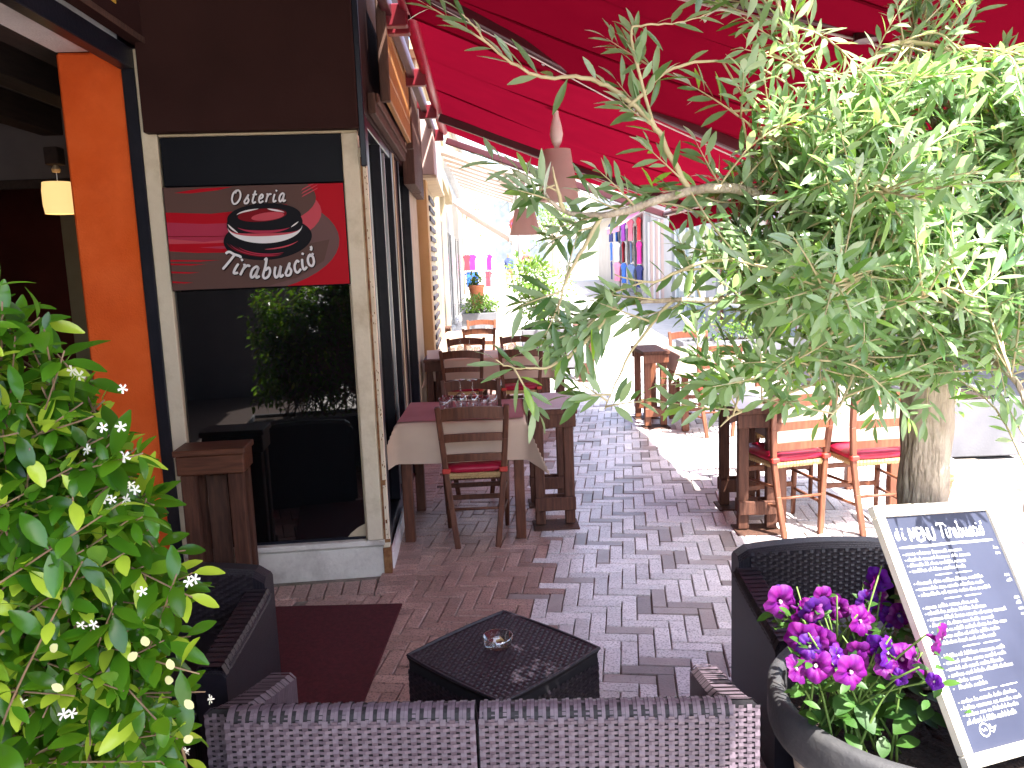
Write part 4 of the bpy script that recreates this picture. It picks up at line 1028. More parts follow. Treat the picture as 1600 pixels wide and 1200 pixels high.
class Foliage:
    def __init__(s, meshes): s.meshes = meshes; s.items = []
    prune = None
    def add(s, mi, M, sc=1.0):
        if s.prune and s.prune(M.translation): return
        s.items.append((mi, M @ Matrix.Scale(sc, 4)))
    def finish(s, root, name, stuff_name, n_single=300, hidden=None):
        inv = Matrix.Translation(-root.location); cpos = Vector((0, 0, 1.68)); sc = []
        for k, (mi, M) in enumerate(s.items):
            p = M.translation; q = px(p); v = 0
            if q and -15 < q[0] < 1615 and -15 < q[1] < 1215: v = 1 / q[2]
            if hidden: v *= hidden(q) if q else 0
            sc.append((v, k))
        sc.sort(reverse=True); sel = set(k for v, k in sc[:n_single] if v > 0); rest = MB()
        vd = [[v.co.copy() for v in me.vertices] for me in s.meshes]; fd = [[tuple(p.vertices) for p in me.polygons] for me in s.meshes]
        for k, (mi, M) in enumerate(s.items):
            if k in sel:
                o = bpy.data.objects.new(name, s.meshes[mi]); COL.objects.link(o); o.parent = root; o.matrix_local = inv @ M
            else: rest.add(vd[mi], fd[mi], inv @ M)
        o = rest.build(stuff_name, None, root, smooth=True); o.data.materials.append(s.meshes[0].materials[0]); o['kind'] = 'stuff'; return o

LIMBS = {
 'L1': [(1.142, 2.250, 1.375), (1.002, 2.200, 1.576), (0.843, 2.150, 1.715), (0.693, 2.100, 1.799), (0.568, 2.050, 1.838), (0.442, 2.000, 1.834), (0.322, 1.950, 1.801), (0.221, 1.920, 1.781), (0.131, 1.900, 1.792), (0.088, 1.880, 1.835)],
 'L1a': [(0.442, 2.000, 1.834), (0.389, 1.980, 1.920), (0.356, 1.960, 1.976), (0.294, 1.940, 2.032), (0.227, 1.920, 2.072), (0.168, 1.900, 2.084), (0.090, 1.900, 2.086), (0.027, 1.880, 2.114), (-0.020, 1.860, 2.148), (-0.053, 1.850, 2.186), (-0.076, 1.850, 2.210)],
 'L1b': [(0.291, 1.940, 2.022), (0.375, 1.940, 2.094), (0.461, 1.950, 2.117), (0.543, 1.970, 2.119), (0.626, 2.000, 2.145)],
 'L1c': [(0.356, 1.960, 1.969), (0.291, 1.900, 2.160), (0.326, 1.900, 2.186), (0.401, 1.920, 2.195), (0.480, 1.950, 2.221)],
 'L2': [(1.033, 2.200, 1.693), (0.905, 2.150, 1.907), (0.785, 2.100, 2.059), (0.688, 2.050, 2.185), (0.640, 2.000, 2.300)],
 'L3': [(1.145, 2.250, 1.411), (1.206, 2.300, 1.654), (1.215, 2.300, 1.862), (1.129, 2.250, 2.075), (1.065, 2.200, 2.241)],
 'L3a': [(0.879, 2.100, 2.101), (0.956, 2.100, 2.170), (1.050, 2.100, 2.172), (1.129, 2.100, 2.144), (1.202, 2.100, 2.104), (1.261, 2.100, 2.026)],
 'L4': [(1.145, 2.250, 1.411), (1.241, 2.200, 1.601), (1.275, 2.100, 1.761), (1.267, 2.000, 1.904)],
 'L5': [(1.156, 2.250, 1.339), (1.211, 2.100, 1.390), (1.251, 2.000, 1.336), (1.263, 1.950, 1.185), (1.233, 1.920, 1.033)],
 'L6': [(1.137, 2.250, 1.375), (0.910, 2.100, 1.468), (0.727, 2.050, 1.543), (0.553, 2.000, 1.568), (0.387, 1.950, 1.577), (0.246, 1.920, 1.569), (0.153, 1.900, 1.514)],
 'L6b': [(0.246, 1.920, 1.569), (0.183, 1.900, 1.498), (0.104, 1.880, 1.446), (0.044, 1.870, 1.438), (-0.009, 1.860, 1.447), (-0.036, 1.850, 1.464)],
 'L6c': [(0.387, 1.950, 1.577), (0.305, 1.920, 1.491), (0.248, 1.900, 1.405), (0.216, 1.900, 1.330)],
 'L7': [(1.138, 2.250, 1.357), (0.913, 2.100, 1.368), (0.762, 2.050, 1.348), (0.617, 2.000, 1.313), (0.537, 1.970, 1.289), (0.503, 1.960, 1.264)],
 'L8': [(0.843, 2.150, 1.715), (0.630, 2.000, 1.673), (0.463, 1.950, 1.664), (0.337, 1.920, 1.625), (0.245, 1.900, 1.643)],
 'L9': [(1.002, 2.200, 1.576), (0.788, 2.000, 1.481), (0.647, 1.950, 1.414), (0.534, 1.930, 1.374), (0.455, 1.920, 1.379)],
 'L10': [(0.221, 1.920, 1.781), (0.165, 1.900, 1.690), (0.126, 1.890, 1.619), (0.112, 1.880, 1.561)],
 'L11': [(0.131, 1.900, 1.792), (0.117, 1.880, 1.847), (0.107, 1.870, 1.891)],
 'L12': [(0.905, 2.150, 1.907), (0.706, 2.050, 1.932), (0.597, 2.000, 1.973), (0.532, 1.980, 2.016)],
 'L13': [(1.215, 2.300, 1.862), (1.259, 2.200, 1.948), (1.294, 2.100, 1.994)],
 'L14': [(0.910, 2.100, 1.468), (0.823, 2.000, 1.321), (0.757, 1.950, 1.268)],
 'L15': [(0.843, 2.150, 1.715), (0.767, 1.850, 1.765), (0.769, 1.700, 1.794), (0.783, 1.620, 1.775)],
 'L16': [(1.002, 2.200, 1.576), (0.926, 1.900, 1.558), (0.934, 1.750, 1.592), (0.976, 1.680, 1.566)],
 'L17': [(1.002, 2.200, 1.576), (0.850, 1.900, 1.635), (0.729, 1.750, 1.613), (0.634, 1.680, 1.606)],
 'L18': [(1.241, 2.200, 1.601), (1.167, 1.950, 1.471), (1.142, 1.850, 1.377)],
}

ol = thing('olive_tree', 'potted olive tree with long drooping silvery green twigs at the right', 'tree', (1.16, 2.26, PH - .1))
TI = Matrix.Translation(-ol.location)
ro = random.Random(21)
def loc_(bb): bb.v = [tuple(TI @ Vector(v)) for v in bb.v]; return bb
bb = MB(); tp = [(1.165, 2.265, .43), (1.168, 2.265, .50), (1.162, 2.262, .70), (1.160, 2.262, .95), (1.165, 2.258, 1.15), (1.158, 2.252, 1.30), (1.148, 2.25, 1.44)]
tr_ = [.090, .076, .064, .062, .062, .066, .052]
P = catmull(tp, 5); rad = []
for i in range(len(P)): f = i / (len(P) - 1) * (len(tr_) - 1); a = int(f); rad.append(tr_[a] + (tr_[min(a + 1, len(tr_) - 1)] - tr_[a]) * (f - a))
bb.tube(P, rad, 22)
bb.v = [(x + .006 * math.sin(math.atan2(y - 2.26, x - 1.16) * 5 + z * 3) * (1) + .003 * math.sin(z * 37 + y * 60), y + .005 * math.cos(math.atan2(y - 2.26, x - 1.16) * 4 - z * 4), z) for x, y, z in bb.v]
loc_(bb).build('trunk', 'bark', ol, smooth=True)
R0 = {'L1': .020, 'L1a': .0075, 'L1b': .005, 'L1c': .004, 'L2': .015, 'L3': .020, 'L3a': .008, 'L4': .016, 'L5': .012, 'L6': .013, 'L6b': .0055, 'L6c': .005, 'L7': .009, 'L8': .007, 'L9': .007}
limb_pts = {}
for k, v in LIMBS.items():
    P = catmull(v, 5); limb_pts[k] = P; r0 = R0.get(k, .006)
    bb = MB(); bb.tube([p + Vector((ro.uniform(-1, 1), ro.uniform(-1, 1), ro.uniform(-1, 1))) * .002 for p in P], [max(.0016, r0 * (1 - .82 * i / (len(P) - 1))) for i in range(len(P))], 8)
    loc_(bb).build('branch', 'twig' if r0 < .011 else 'bark', ol, smooth=True)
OM = [leaf_mesh('leaf', .072, .0185, 'olive_leaf', .10, .22, 4, .8, stalk=.006), leaf_mesh('leaf', .060, .0190, 'olive_leaf', .16, .15, 4, .8, stalk=.006), leaf_mesh('leaf', .082, .0175, 'olive_leaf', .05, .25, 4, .85, stalk=.007), leaf_mesh('leaf', .050, .0155, 'olive_leaf', .22, .2, 4, .8, stalk=.005)]
OF = Foliage(OM); twigs = MB()
def open_side(p):
    # the crown is thinned on its front right side, so the sun reaches the menu board and the flowers
    t_ = p.z - .78; qx, qy = p.x - .37 * t_, p.y - .45 * t_ * -1
    return t_ > .2 and (.60 < qx < 1.36) and 1.70 < qy < 2.25 and ro.random() < .85
def twig(p, d, L, pitch=.021, leafy=1.0, first=.2):
    d = d.normalized(); pts = [p]; q = p.copy(); n = max(4, int(L / .03)); bend = Vector((ro.uniform(-1, 1), ro.uniform(-1, 1), ro.uniform(-.9, .5))) * .10
    for i in range(n): d = (d + bend / n * 2.0).normalized(); q = q + d * (L / n); pts.append(q.copy())
    if open_side(pts[-1]) or open_side(pts[len(pts) // 2]): return
    twigs.tube(pts, [max(.0010, .0028 * (1 - .7 * i / n)) for i in range(n + 1)], 5)
    leaves_on(pts, pitch, leafy, first)
def leaves_on(pts, pitch=.021, leafy=1.0, first=.1, big=1.0):
    seg = [0]
    for a, c_ in zip(pts[:-1], pts[1:]): seg.append(seg[-1] + (c_ - a).length)
    L = seg[-1]; s = L * first; k = 0; ph = ro.uniform(0, 6)
    while s < L:
        i = max(j for j in range(len(seg)) if seg[j] <= s + 1e-9); i = min(i, len(pts) - 2)
        t = (pts[i + 1] - pts[i]).normalized(); p = pts[i].lerp(pts[i + 1], (s - seg[i]) / max(1e-6, seg[i + 1] - seg[i]))
        side = t.cross(Vector((0, 0, 1)));
        if side.length < .1: side = t.cross(Vector((1, 0, 0)))
        side.normalize(); side = Matrix.Rotation(ph + (k % 2) * math.pi / 2 + ro.uniform(-.35, .35), 3, t) @ side
        for sg_ in (1, -1):
            if ro.random() > leafy: continue
            ang = R(ro.uniform(28, 66)); dd = t * math.cos(ang) + side * sg_ * math.sin(ang) + Vector((0, 0, ro.uniform(-.15, .28)))
            up = Vector((.25 + ro.uniform(-.7, .7), -.75 + ro.uniform(-.6, .5), .9))
            OF.add(ro.choices((0, 1, 2, 3), (5, 3, 3, 2))[0], frame(p, dd, up), ro.uniform(.72, 1.12) * big * (.88 if p.x > .6 else 1.05) * (.75 + .25 * min(1, (L - s) / .06 + .4)))
        s += pitch * ro.uniform(.75, 1.3); k += 1
    OF.add(3, frame(pts[-1], pts[-1] - pts[-2], Vector((0, 0, 1))), 1.0)
for k in ('L1a', 'L6b', 'L1b', 'L1c', 'L3a'):                       # long bare-ish tendrils with pairs of leaves
    leaves_on(limb_pts[k], .030, .62, .12 if k != 'L1a' else .22, 1.0)
dens = {'L1': 1.0, 'L1a': .40, 'L1b': .45, 'L1c': .3, 'L2': 1.8, 'L3': 2.2, 'L3a': .9, 'L4': 2.4, 'L5': 2.6, 'L6': 1.2, 'L6b': .35, 'L6c': 1.2, 'L7': .9, 'L8': .6, 'L9': .9, 'L10': 1.5, 'L11': 1.8, 'L12': .9, 'L13': 1.2, 'L14': .5, 'L15': 2.0, 'L16': 2.0, 'L17': 2.0, 'L18': 2.6}
cc = Vector((1.08, 2.12, 1.62))
for k, P in limb_pts.items():
    L = sum((b_ - a).length for a, b_ in zip(P[:-1], P[1:])); n = int(L * (17 if P[len(P)//2].x > .6 else 11) * dens.get(k, 1.0))
    for q in range(n):
        t = ro.uniform(.18, 1.0) if k in ('L1', 'L6', 'L3', 'L4') else ro.uniform(.1, 1); i = min(int(t * (len(P) - 1)), len(P) - 2); p = P[i].lerp(P[i + 1], t * (len(P) - 1) - i)
        tan = (P[i + 1] - P[i]).normalized(); o = (p - cc); o = o.normalized() if o.length > .05 else Vector((0, -1, 0))
        left = p.x < .55
        d = tan * ro.uniform(.2, .9) + o * ro.uniform(.1, .8) + Vector((ro.uniform(-.7, .7), ro.uniform(-.7, .5), ro.uniform(-.75, .8)))
        if left: d.y *= .45
        if p.z < 1.42: d.z = abs(d.z) * .8
        twig(p, d, ro.uniform(.08, .17) if left else ro.uniform(.10, .26), .021, .9)
allp = [(k, i, p) for k, P in limb_pts.items() for i, p in enumerate(P)]
for q in range(560):                                                # fill the body of the crown, mostly on the sunny side
    v = Vector((ro.gauss(0, 1), ro.gauss(0, 1), ro.gauss(0, 1))).normalized() * (ro.random() ** .4)
    e = Vector((1.06 + .50 * v.x, 2.05 + .38 * v.y, 1.70 + .44 * v.z))
    if e.z < 1.38 and e.x > .95 and e.y < 2.1: continue
    near = [p for k, i, p in allp if .06 < (p - e).length < .34]
    if not near: continue
    s = ro.choice(near); mid = s.lerp(e, .5) + Vector((ro.uniform(-.03, .03), ro.uniform(-.03, .03), ro.uniform(-.02, .05)))
    pts = catmull([s, mid, e, e + (e - mid).normalized() * .05 + Vector((0, 0, ro.uniform(-.04, .04)))], 4)
    if open_side(pts[-1]) or open_side(pts[len(pts) // 2]): continue
    twigs.tube(pts, [max(.001, .003 * (1 - .7 * i / len(pts))) for i in range(len(pts))], 5); leaves_on(pts, .019, .95, .25)
loc_(twigs); tw = twigs.build('twigs', 'twig', ol, smooth=True); tw['kind'] = 'stuff'
OF.finish(ol, 'leaf', 'foliage')

# ------------------------------------------------------------------ petunias in the pot
pt = thing('petunias', 'purple petunias flowering in the big grey pot', 'flowers', (.82, 1.92, PH - .1)); PI_ = Matrix.Translation(-pt.location)
def petunia_mesh(m, seed):
    rr = random.Random(seed); bb = MB(); n = 30
    prof = [(.004, -.030), (.006, -.012), (.011, -.002), (.022, .003), (.033, .001), (.040, -.004)]
    for r_, z in prof:
        for k in range(n):
            a = 2 * math.pi * k / n; lob = 1 + (.10 * math.cos(5 * a) if r_ > .02 else 0) + (rr.uniform(-.04, .04) if r_ > .03 else 0)
            bb.v.append((r_ * lob * math.cos(a), r_ * lob * math.sin(a), z + (.0035 * math.sin(10 * a + seed) + .003 * math.cos(3 * a) if r_ > .02 else 0)))
    for i in range(len(prof) - 1):
        for k in range(n): k2 = (k + 1) % n; bb.f.append((i * n + k, i * n + k2, (i + 1) * n + k2, (i + 1) * n + k))
    bb.f.append(tuple(range(n))); o = bb.build('flower', m, smooth=True); me = o.data; bpy.data.objects.remove(o); return me
PMs = [petunia_mesh('petal_magenta', 1), petunia_mesh('petal_violet', 2), petunia_mesh('petal_magenta', 3), petunia_mesh('petal_violet', 4)]
th_o = MB(); th_o.lathe([(.0, .0), (.0045, .001), (.004, -.004)], 10); o = th_o.build('throat', 'petal_throat'); THM = o.data; bpy.data.objects.remove(o)
PF = [(0.663, 1.98, 0.801), (0.709, 1.97, 0.778), (0.738, 1.94, 0.79), (0.777, 2.0, 0.797), (0.827, 2.02, 0.76), (0.893, 2.0, 0.783), (0.917, 2.02, 0.812), (0.948, 2.05, 0.777), (0.855, 1.95, 0.755), (0.961, 2.02, 0.737), (0.976, 2.0, 0.741), (0.682, 1.88, 0.745), (0.694, 1.86, 0.738), (0.656, 1.84, 0.692), (0.706, 1.85, 0.693), (0.74, 1.9, 0.699), (0.764, 1.86, 0.71), (0.779, 1.82, 0.689), (0.828, 1.9, 0.696), (0.873, 1.88, 0.712), (0.871, 1.84, 0.691), (0.919, 1.86, 0.695), (0.945, 1.85, 0.699), (0.964, 1.78, 0.782), (0.893, 1.82, 0.672), (0.945, 1.76, 0.69)]
rp_ = random.Random(6); st_ = MB()
PF = PF[:23] + [(x + rp_.uniform(-.03, .03), y + rp_.uniform(-.005, .05), z + rp_.uniform(-.035, .03)) for x, y, z in PF[:22:2]] + PF[23:]
for k, p in enumerate(PF):
    p = Vector(p); root_ = Vector((.82 + rp_.uniform(-.12, .14), 1.93 + rp_.uniform(-.08, .1), PH - .09))
    d = Vector((rp_.uniform(-1.3, 1.1), -1.0, rp_.uniform(-.5, 1.0))); M = frame(p, d.normalized(), Vector((0, 0, 1)))
    M = M @ Matrix.Rotation(R(90), 4, 'Y')                          # flower axis (local z) along d
    s = rp_.uniform(.72, 1.10) if k < 35 else .5
    o = bpy.data.objects.new('flower', PMs[(0, 0, 1, 0, 2, 3, 0)[k % 7] if k < 35 else 1]); COL.objects.link(o); o.parent = pt; o.matrix_local = PI_ @ M @ Matrix.Scale(s, 4)
    c = bpy.data.objects.new('throat', THM); COL.objects.link(c); c.parent = o; c.location = (0, 0, .0005)
    tail = p - d.normalized() * .03 * s; mid = root_.lerp(tail, .55) + Vector((0, 0, .03)); pts = catmull([root_, mid, tail], 6); st_.tube(pts, [.0035] * 6 + [.0025] * (len(pts) - 6), 5)
    if k % 3 == 0:
        e = tail + Vector((rp_.uniform(-.06, .06), rp_.uniform(-.06, .0), rp_.uniform(.0, .06))); st_.tube([mid, mid.lerp(e, .5) + Vector((0, 0, .01)), e], [.003, .0025, .002], 5)
for k in range(5):                                                # extra shoots with buds
    a = Vector((.88 + rp_.uniform(-.10, .12), 1.94 + rp_.uniform(-.06, .08), PH - .08)); e = a + Vector((rp_.uniform(-.08, .08), rp_.uniform(-.06, .02), rp_.uniform(.10, .24))); st_.tube(catmull([a, a.lerp(e, .5) + Vector((0, 0, .03)), e], 4), .003, 5)
st_.v = [tuple(PI_ @ Vector(v)) for v in st_.v]; o = st_.build('stems', 'stem_green', pt, smooth=True); o['kind'] = 'stuff'
PL = Foliage([leaf_mesh('leaf', .060, .040, 'petunia_leaf', .25, .15, 5, .75), leaf_mesh('leaf', .040, .018, 'petunia_leaf', .2, .2, 4, .8)])
for k in range(70):
    p = Vector((.86 + rp_.uniform(-.12, .16), 1.93 + rp_.uniform(-.08, .10), PH - .03 + rp_.uniform(0, .11))); d = Vector((rp_.uniform(-1, 1), rp_.uniform(-1, .4), rp_.uniform(-.3, .4))); PL.add(0, frame(p, d, Vector((0, -.3, 1))), rp_.uniform(.7, 1.25))
for k, p in enumerate(PF):
    for q in range(5): PL.add(1, frame(Vector(p) + Vector((rp_.uniform(-.03, .03), rp_.uniform(-.01, .03), -.03 + rp_.uniform(-.06, .03))), Vector((rp_.uniform(-1, 1), rp_.uniform(-1, .2), rp_.uniform(-.2, 1))), Vector((0, -.5, 1))), rp_.uniform(.6, 1.2))
PL.finish(pt, 'leaf', 'small_leaves', 90)

# ------------------------------------------------------------------ menu board leaning on the trunk
mb2 = thing('menu_board', 'white framed chalkboard menu leaning in the pot against the olive trunk', 'menu board', (.915, 2.049, 1.019))
a_, b_, c_ = .5253, -.5665, .1466
mb2.matrix_world = Matrix.Translation((.915, 2.049, 1.019)) @ Matrix.Rotation(a_, 4, 'Z') @ Matrix.Rotation(b_, 4, 'X') @ Matrix.Rotation(c_, 4, 'Y')
BWd, BHt, FW = .475, .628, .030
for (cx, cz, sx, sz) in ((BWd / 2, -FW / 2, BWd, FW), (BWd / 2, -BHt + FW / 2, BWd, FW), (FW / 2, -BHt / 2, FW, BHt - 2 * FW - .001), (BWd - FW / 2, -BHt / 2, FW, BHt - 2 * FW - .001)):
    bb = MB(); bb.cbox((cx, 0, cz), (sx, .024, sz), .003); bb.build('frame_bar', 'board_frame', mb2)
bb = MB(); bb.box((BWd / 2, .004, -BHt / 2), (BWd - 2 * FW + .004, .010, BHt - 2 * FW + .004)); bb.build('chalkboard', 'chalkboard', mb2)
def chalk_line(words, x0, z, h, y=-.0022, name='chalk_line', w=.0029, bold=1.0):
    """a line of quick handwriting: each word is a run of joined up and down strokes"""
    bb = MB(); x = x0
    for wl in words:
        n = max(3, int(wl / .0052)); pts = []
        for k in range(n * 2 + 1):
            hh = h * rc.choice((.55, .6, .62, 1.0)) if k % 2 else h * rc.uniform(0, .1)
            pts.append(Vector((x + wl * k / (n * 2) + rc.uniform(-.0006, .0006) + hh * .10, z + hh)))
        ribbon(bb, pts, w * bold, y); x += wl + .0065
    bb.f = [tuple(reversed(f)) for f in bb.f]; bb.build(name, 'chalk', mb2)
    return x
rc = random.Random(4); LX = FW + .022
GLM = dict(GL); 
GL['d'] = (.8, [[(.56, .86), (.30, 1.0), (.08, .6), (.2, .05), (.5, .2), (.62, 1.0), (.64, 1.5), (.60, .4), (.66, .02)]])
GL['M'] = (1.35, [[(.05, 0), (.15, 1.6), (.62, .5), (1.1, 1.6), (1.2, 0)]])
GL['E'] = (.95, [[(.85, 1.55), (.15, 1.55), (.1, .8), (.1, .0), (.85, .05)], [(.12, .82), (.7, .85)]])
GL['N'] = (1.15, [[(.08, 0), (.12, 1.6), (.9, .02), (1.0, 1.6)]])
GL['U'] = (1.1, [[(.08, 1.6), (.1, .3), (.45, 0), (.85, .3), (.95, 1.6)]])
def head(text, x0, x1, z, size, w):
    letters(text, mb2, 'chalk', size, w, -.0024, lambda t, lx, lz: (x0 + (x1 - x0) * t + lx, z + lz), shear=.05, names='chalk_letter')
head('di', LX - .008, LX + .036, -.092, .020, .0050); head('MENU', LX + .050, LX + .150, -.098, .021, .0060); head('Tirabuscio', LX + .165, LX + .350, -.096, .023, .0060)
bb = MB(); ribbon(bb, [Vector((LX - .004 + .375 * k / 12, -.112 + rc.uniform(-.0008, .0008))) for k in range(13)], .006, -.0022); bb.f = [tuple(reversed(f)) for f in bb.f]; bb.build('chalk_rule', 'chalk', mb2)
z = -.134
blocks = [[[.036, .052, .058, .052], [.050, .048, .050, .026, .044], [.052, .012, .030, .052, .044], [.056, .012, .032, .046, .034]],
          [[.056, .030, .044, .044, .058], [.070, .026, .042, .056, .032], [.072, .016, .038, .036, .026, .050]],
          [[.040, .036, .040, .030, .028], [.042, .018, .040, .044, .054], [.048, .034, .036, .044, .012, .034, .05], [.050, .012, .034, .026, .032, .050], [.038, .010, .036, .040, .036, .014, .022, .026], [.046, .034, .012, .034, .036, .034], [.054, .034, .026, .034, .030]],
          [[.048, .014, .052, .060, .032], [.048, .040, .038, .044, .030], [.044, .018, .036, .036, .046], [.048, .026, .040, .044, .052], [.042, .046], [.048, .050]],
          [[.042, .014, .046, .030, .050], [.042, .056, .018, .046, .03], [.046, .022, .014, .050, .040]]]
for bi, blk in enumerate(blocks):
    for li, ws_ in enumerate(blk):
        x = LX + .010 + (.012 if bi in (2, 3) and li > 3 else 0)
        bb = MB(); ribbon(bb, [Vector((LX, z + .003)), Vector((LX + .004, z + .003))], .004, -.0022); bb.f = [tuple(reversed(f)) for f in bb.f]; bb.build('chalk_dot', 'chalk', mb2)
        chalk_line(ws_, x, z, .0095)
        if li < 2 or (bi == 2 and li < 4): chalk_line([.020], BWd - FW - .034, z - .004, .009, name='chalk_price')
        z -= .0146
    if bi < 4:
        z -= .001
        for s0, s1 in ((.09, .155), (.17, .235)):
            bb = MB(); ribbon(bb, [Vector((LX + s0, z + .004)), Vector((LX + (s0 + s1) / 2, z + .0043)), Vector((LX + s1, z + .0045))], .003, -.0022); bb.f = [tuple(reversed(f)) for f in bb.f]; bb.build('chalk_rule', 'chalk', mb2)
        z -= .0155
z -= .003; chalk_line([.014, .034, .006, .034, .070], LX + .004, z, .012, bold=1.25)
z -= .030; bb = MB()
ribbon(bb, [Vector((LX + .055 + .017 * math.cos(R(a)), z + .012 + .014 * math.sin(R(a)))) for a in range(0, 361, 24)], .003, -.0022)
ribbon(bb, catmull([(LX + .046, z + .016, 0), (LX + .052, z + .010, 0), (LX + .058, z + .015, 0), (LX + .062, z + .009, 0)], 4) and [Vector((q.x, q.y)) for q in catmull([(LX + .046, z + .016, 0), (LX + .052, z + .010, 0), (LX + .058, z + .015, 0), (LX + .062, z + .009, 0)], 4)], .0022, -.0022)
ribbon(bb, [Vector(q) for q in ((LX + .071, z + .008), (LX + .078, z + .022), (LX + .082, z + .012), (LX + .098, z + .016), (LX + .084, z + .004), (LX + .071, z + .008))], .0028, -.0022)
bb.f = [tuple(reversed(f)) for f in bb.f]; bb.build('chalk_fish', 'chalk', mb2)

# ------------------------------------------------------------------ star jasmine hedge at the left
jr = random.Random(33)
def jasmine(label, origin, planter, tips, bases, n_vine, lm, seed, wob=.10, single=300, density=1.0, flowers=(), pale=(), pitch=.036, lenr=(.30, .6)):
    rj = random.Random(seed)
    root = thing('jasmine_hedge', label, 'hedge', origin); IV = Matrix.Translation(-Vector(origin))
    Fo = Foliage([leaf_mesh('leaf', .060, .026, lm, .22, .22, 5, .72, stalk=.006), leaf_mesh('leaf', .050, .024, lm, .30, .25, 5, .70, stalk=.006), leaf_mesh('leaf', .072, .028, lm, .18, .2, 5, .74, stalk=.006), leaf_mesh('leaf', .036, .016, lm, .15, .25, 4, .75, stalk=.004)])
    vines = MB()
    for q in range(n_vine):
        e = tips(rj); s = bases(rj); mid = s.lerp(e, .6) + Vector((rj.uniform(-wob, wob), rj.uniform(-wob, wob), rj.uniform(0, .22)))
        P = catmull([s, s.lerp(mid, .5) + Vector((rj.uniform(-.06, .06), rj.uniform(-.06, .06), 0)), mid, e], 8); vines.tube(P, [max(.0014, .0042 * (1 - .7 * i / len(P))) for i in range(len(P))], 5)
        seg = [0]
        for a, b2 in zip(P[:-1], P[1:]): seg.append(seg[-1] + (b2 - a).length)
        L = seg[-1]; t_ = max(0, L - rj.uniform(*lenr)); k = 0
        while t_ < L:
            i = min(max(j for j in range(len(seg)) if seg[j] <= t_ + 1e-9), len(P) - 2); t = (P[i + 1] - P[i]).normalized(); p = P[i].lerp(P[i + 1], (t_ - seg[i]) / max(1e-6, seg[i + 1] - seg[i]))
            side = t.cross(Vector((0, 0, 1))); side = side.normalized() if side.length > .1 else Vector((1, 0, 0)); side = Matrix.Rotation((k % 2) * math.pi / 2 + rj.uniform(-.5, .5), 3, t) @ side
            for sg_ in (1, -1):
                if rj.random() > density: continue
                dd = t * rj.uniform(.1, .8) + side * sg_ + Vector((rj.uniform(-.1, .3), rj.uniform(-.5, .1), rj.uniform(-.7, .15))); up = Vector((rj.uniform(-.3, .4), rj.uniform(-.9, .1), 1))
                Fo.add(rj.choices((0, 1, 2, 3), (4, 3, 2, 1))[0], frame(p, dd, up), rj.uniform(.75, 1.2))
            t_ += pitch * rj.uniform(.8, 1.25); k += 1
    vines.v = [tuple(IV @ Vector(v)) for v in vines.v]; o = vines.build('vines', 'vine', root, smooth=True); o['kind'] = 'stuff'
    Fo.finish(root, 'leaf', 'foliage', single)
    fm = None
    for p in flowers:
        for c_ in range(rj.choice((1, 1, 1, 2))):
            bb = MB(); n = 5
            for k in range(n):
                a = 2 * math.pi * k / n; u = Vector((math.cos(a), math.sin(a))); v = Vector((-u.y, u.x))
                base = len(bb.v)
                for r_, wl, wr, z in ((.0015, .0012, .0012, 0), (.007, .0018, .0034, .0008), (.0125, .0012, .0048, .0004)):
                    bb.v += [(u.x * r_ - v.x * wl, u.y * r_ - v.y * wl, z), (u.x * r_ + v.x * wr, u.y * r_ + v.y * wr, z + .0006)]
                bb.f += [(base, base + 2, base + 3, base + 1), (base + 2, base + 4, base + 5, base + 3)]
            b2 = MB(); b2.lathe([(.0014, -.010), (.0020, -.002), (.0022, .0005)], 6); bb.add(b2.v, b2.f)
            o = bb.build('flower', 'petal_white', root)
            pp = Vector(p) + (Vector((rj.uniform(-.018, .018), rj.uniform(-.02, .01), rj.uniform(-.014, .014))) if c_ else Vector((0, 0, 0)))
            M = frame(pp + Vector((0, -.045, 0)), Vector((rj.uniform(-1.1, 1.3), -1, rj.uniform(-.9, .9))), Vector((0, 0, 1))) @ Matrix.Rotation(R(90), 4, 'Y') @ Matrix.Rotation(rj.uniform(0, 6), 4, 'Z') @ Matrix.Scale(rj.uniform(.6, .82), 4); o.matrix_local = IV @ M
    for p in pale:
        me = leaf_mesh('pale_leaf', .019, .014, 'pale_leaf', .1, .1, 4, .5); o = bpy.data.objects.new('pale_leaf', me); COL.objects.link(o); o.parent = root
        o.matrix_local = IV @ frame(Vector(p) + Vector((0, -.07, 0)), Vector((rj.uniform(-1, 1), -.2, rj.uniform(-1, 1))), Vector((rj.uniform(-.2, .2), -1, .3)))
    return root
EDGE = [(.60, -.56), (.81, -.55), (.99, -.545), (1.18, -.55), (1.28, -.60), (1.39, -.61), (1.47, -.64), (1.55, -.69), (1.62, -.76), (1.69, -.83), (1.74, -.95)]
def xedge(z):
    for (z0, x0), (z1, x1) in zip(EDGE[:-1], EDGE[1:]):
        if z0 <= z <= z1: return x0 + (x1 - x0) * (z - z0) / (z1 - z0)
    return EDGE[0][1] if z < .6 else EDGE[-1][1]
def jtips(r):
    if r.random() < .42: return Vector((-1.02 - r.random() * .75, 1.62 + r.uniform(-.22, .22), .55 + 1.1 * r.random()))
    z = .72 + 1.0 * r.random() ** .75; xe = xedge(z) * 1.0 - .01; x = xe - abs(r.gauss(0, .20)); y = 1.36 + (xe - x) * .05 + r.uniform(-.09, .16); return Vector((x * y / 1.35, y, z))
jb = lambda r: Vector((-1.1 + r.uniform(-.45, .3), 1.62 + r.uniform(-.1, .1), r.uniform(.42, .9)))
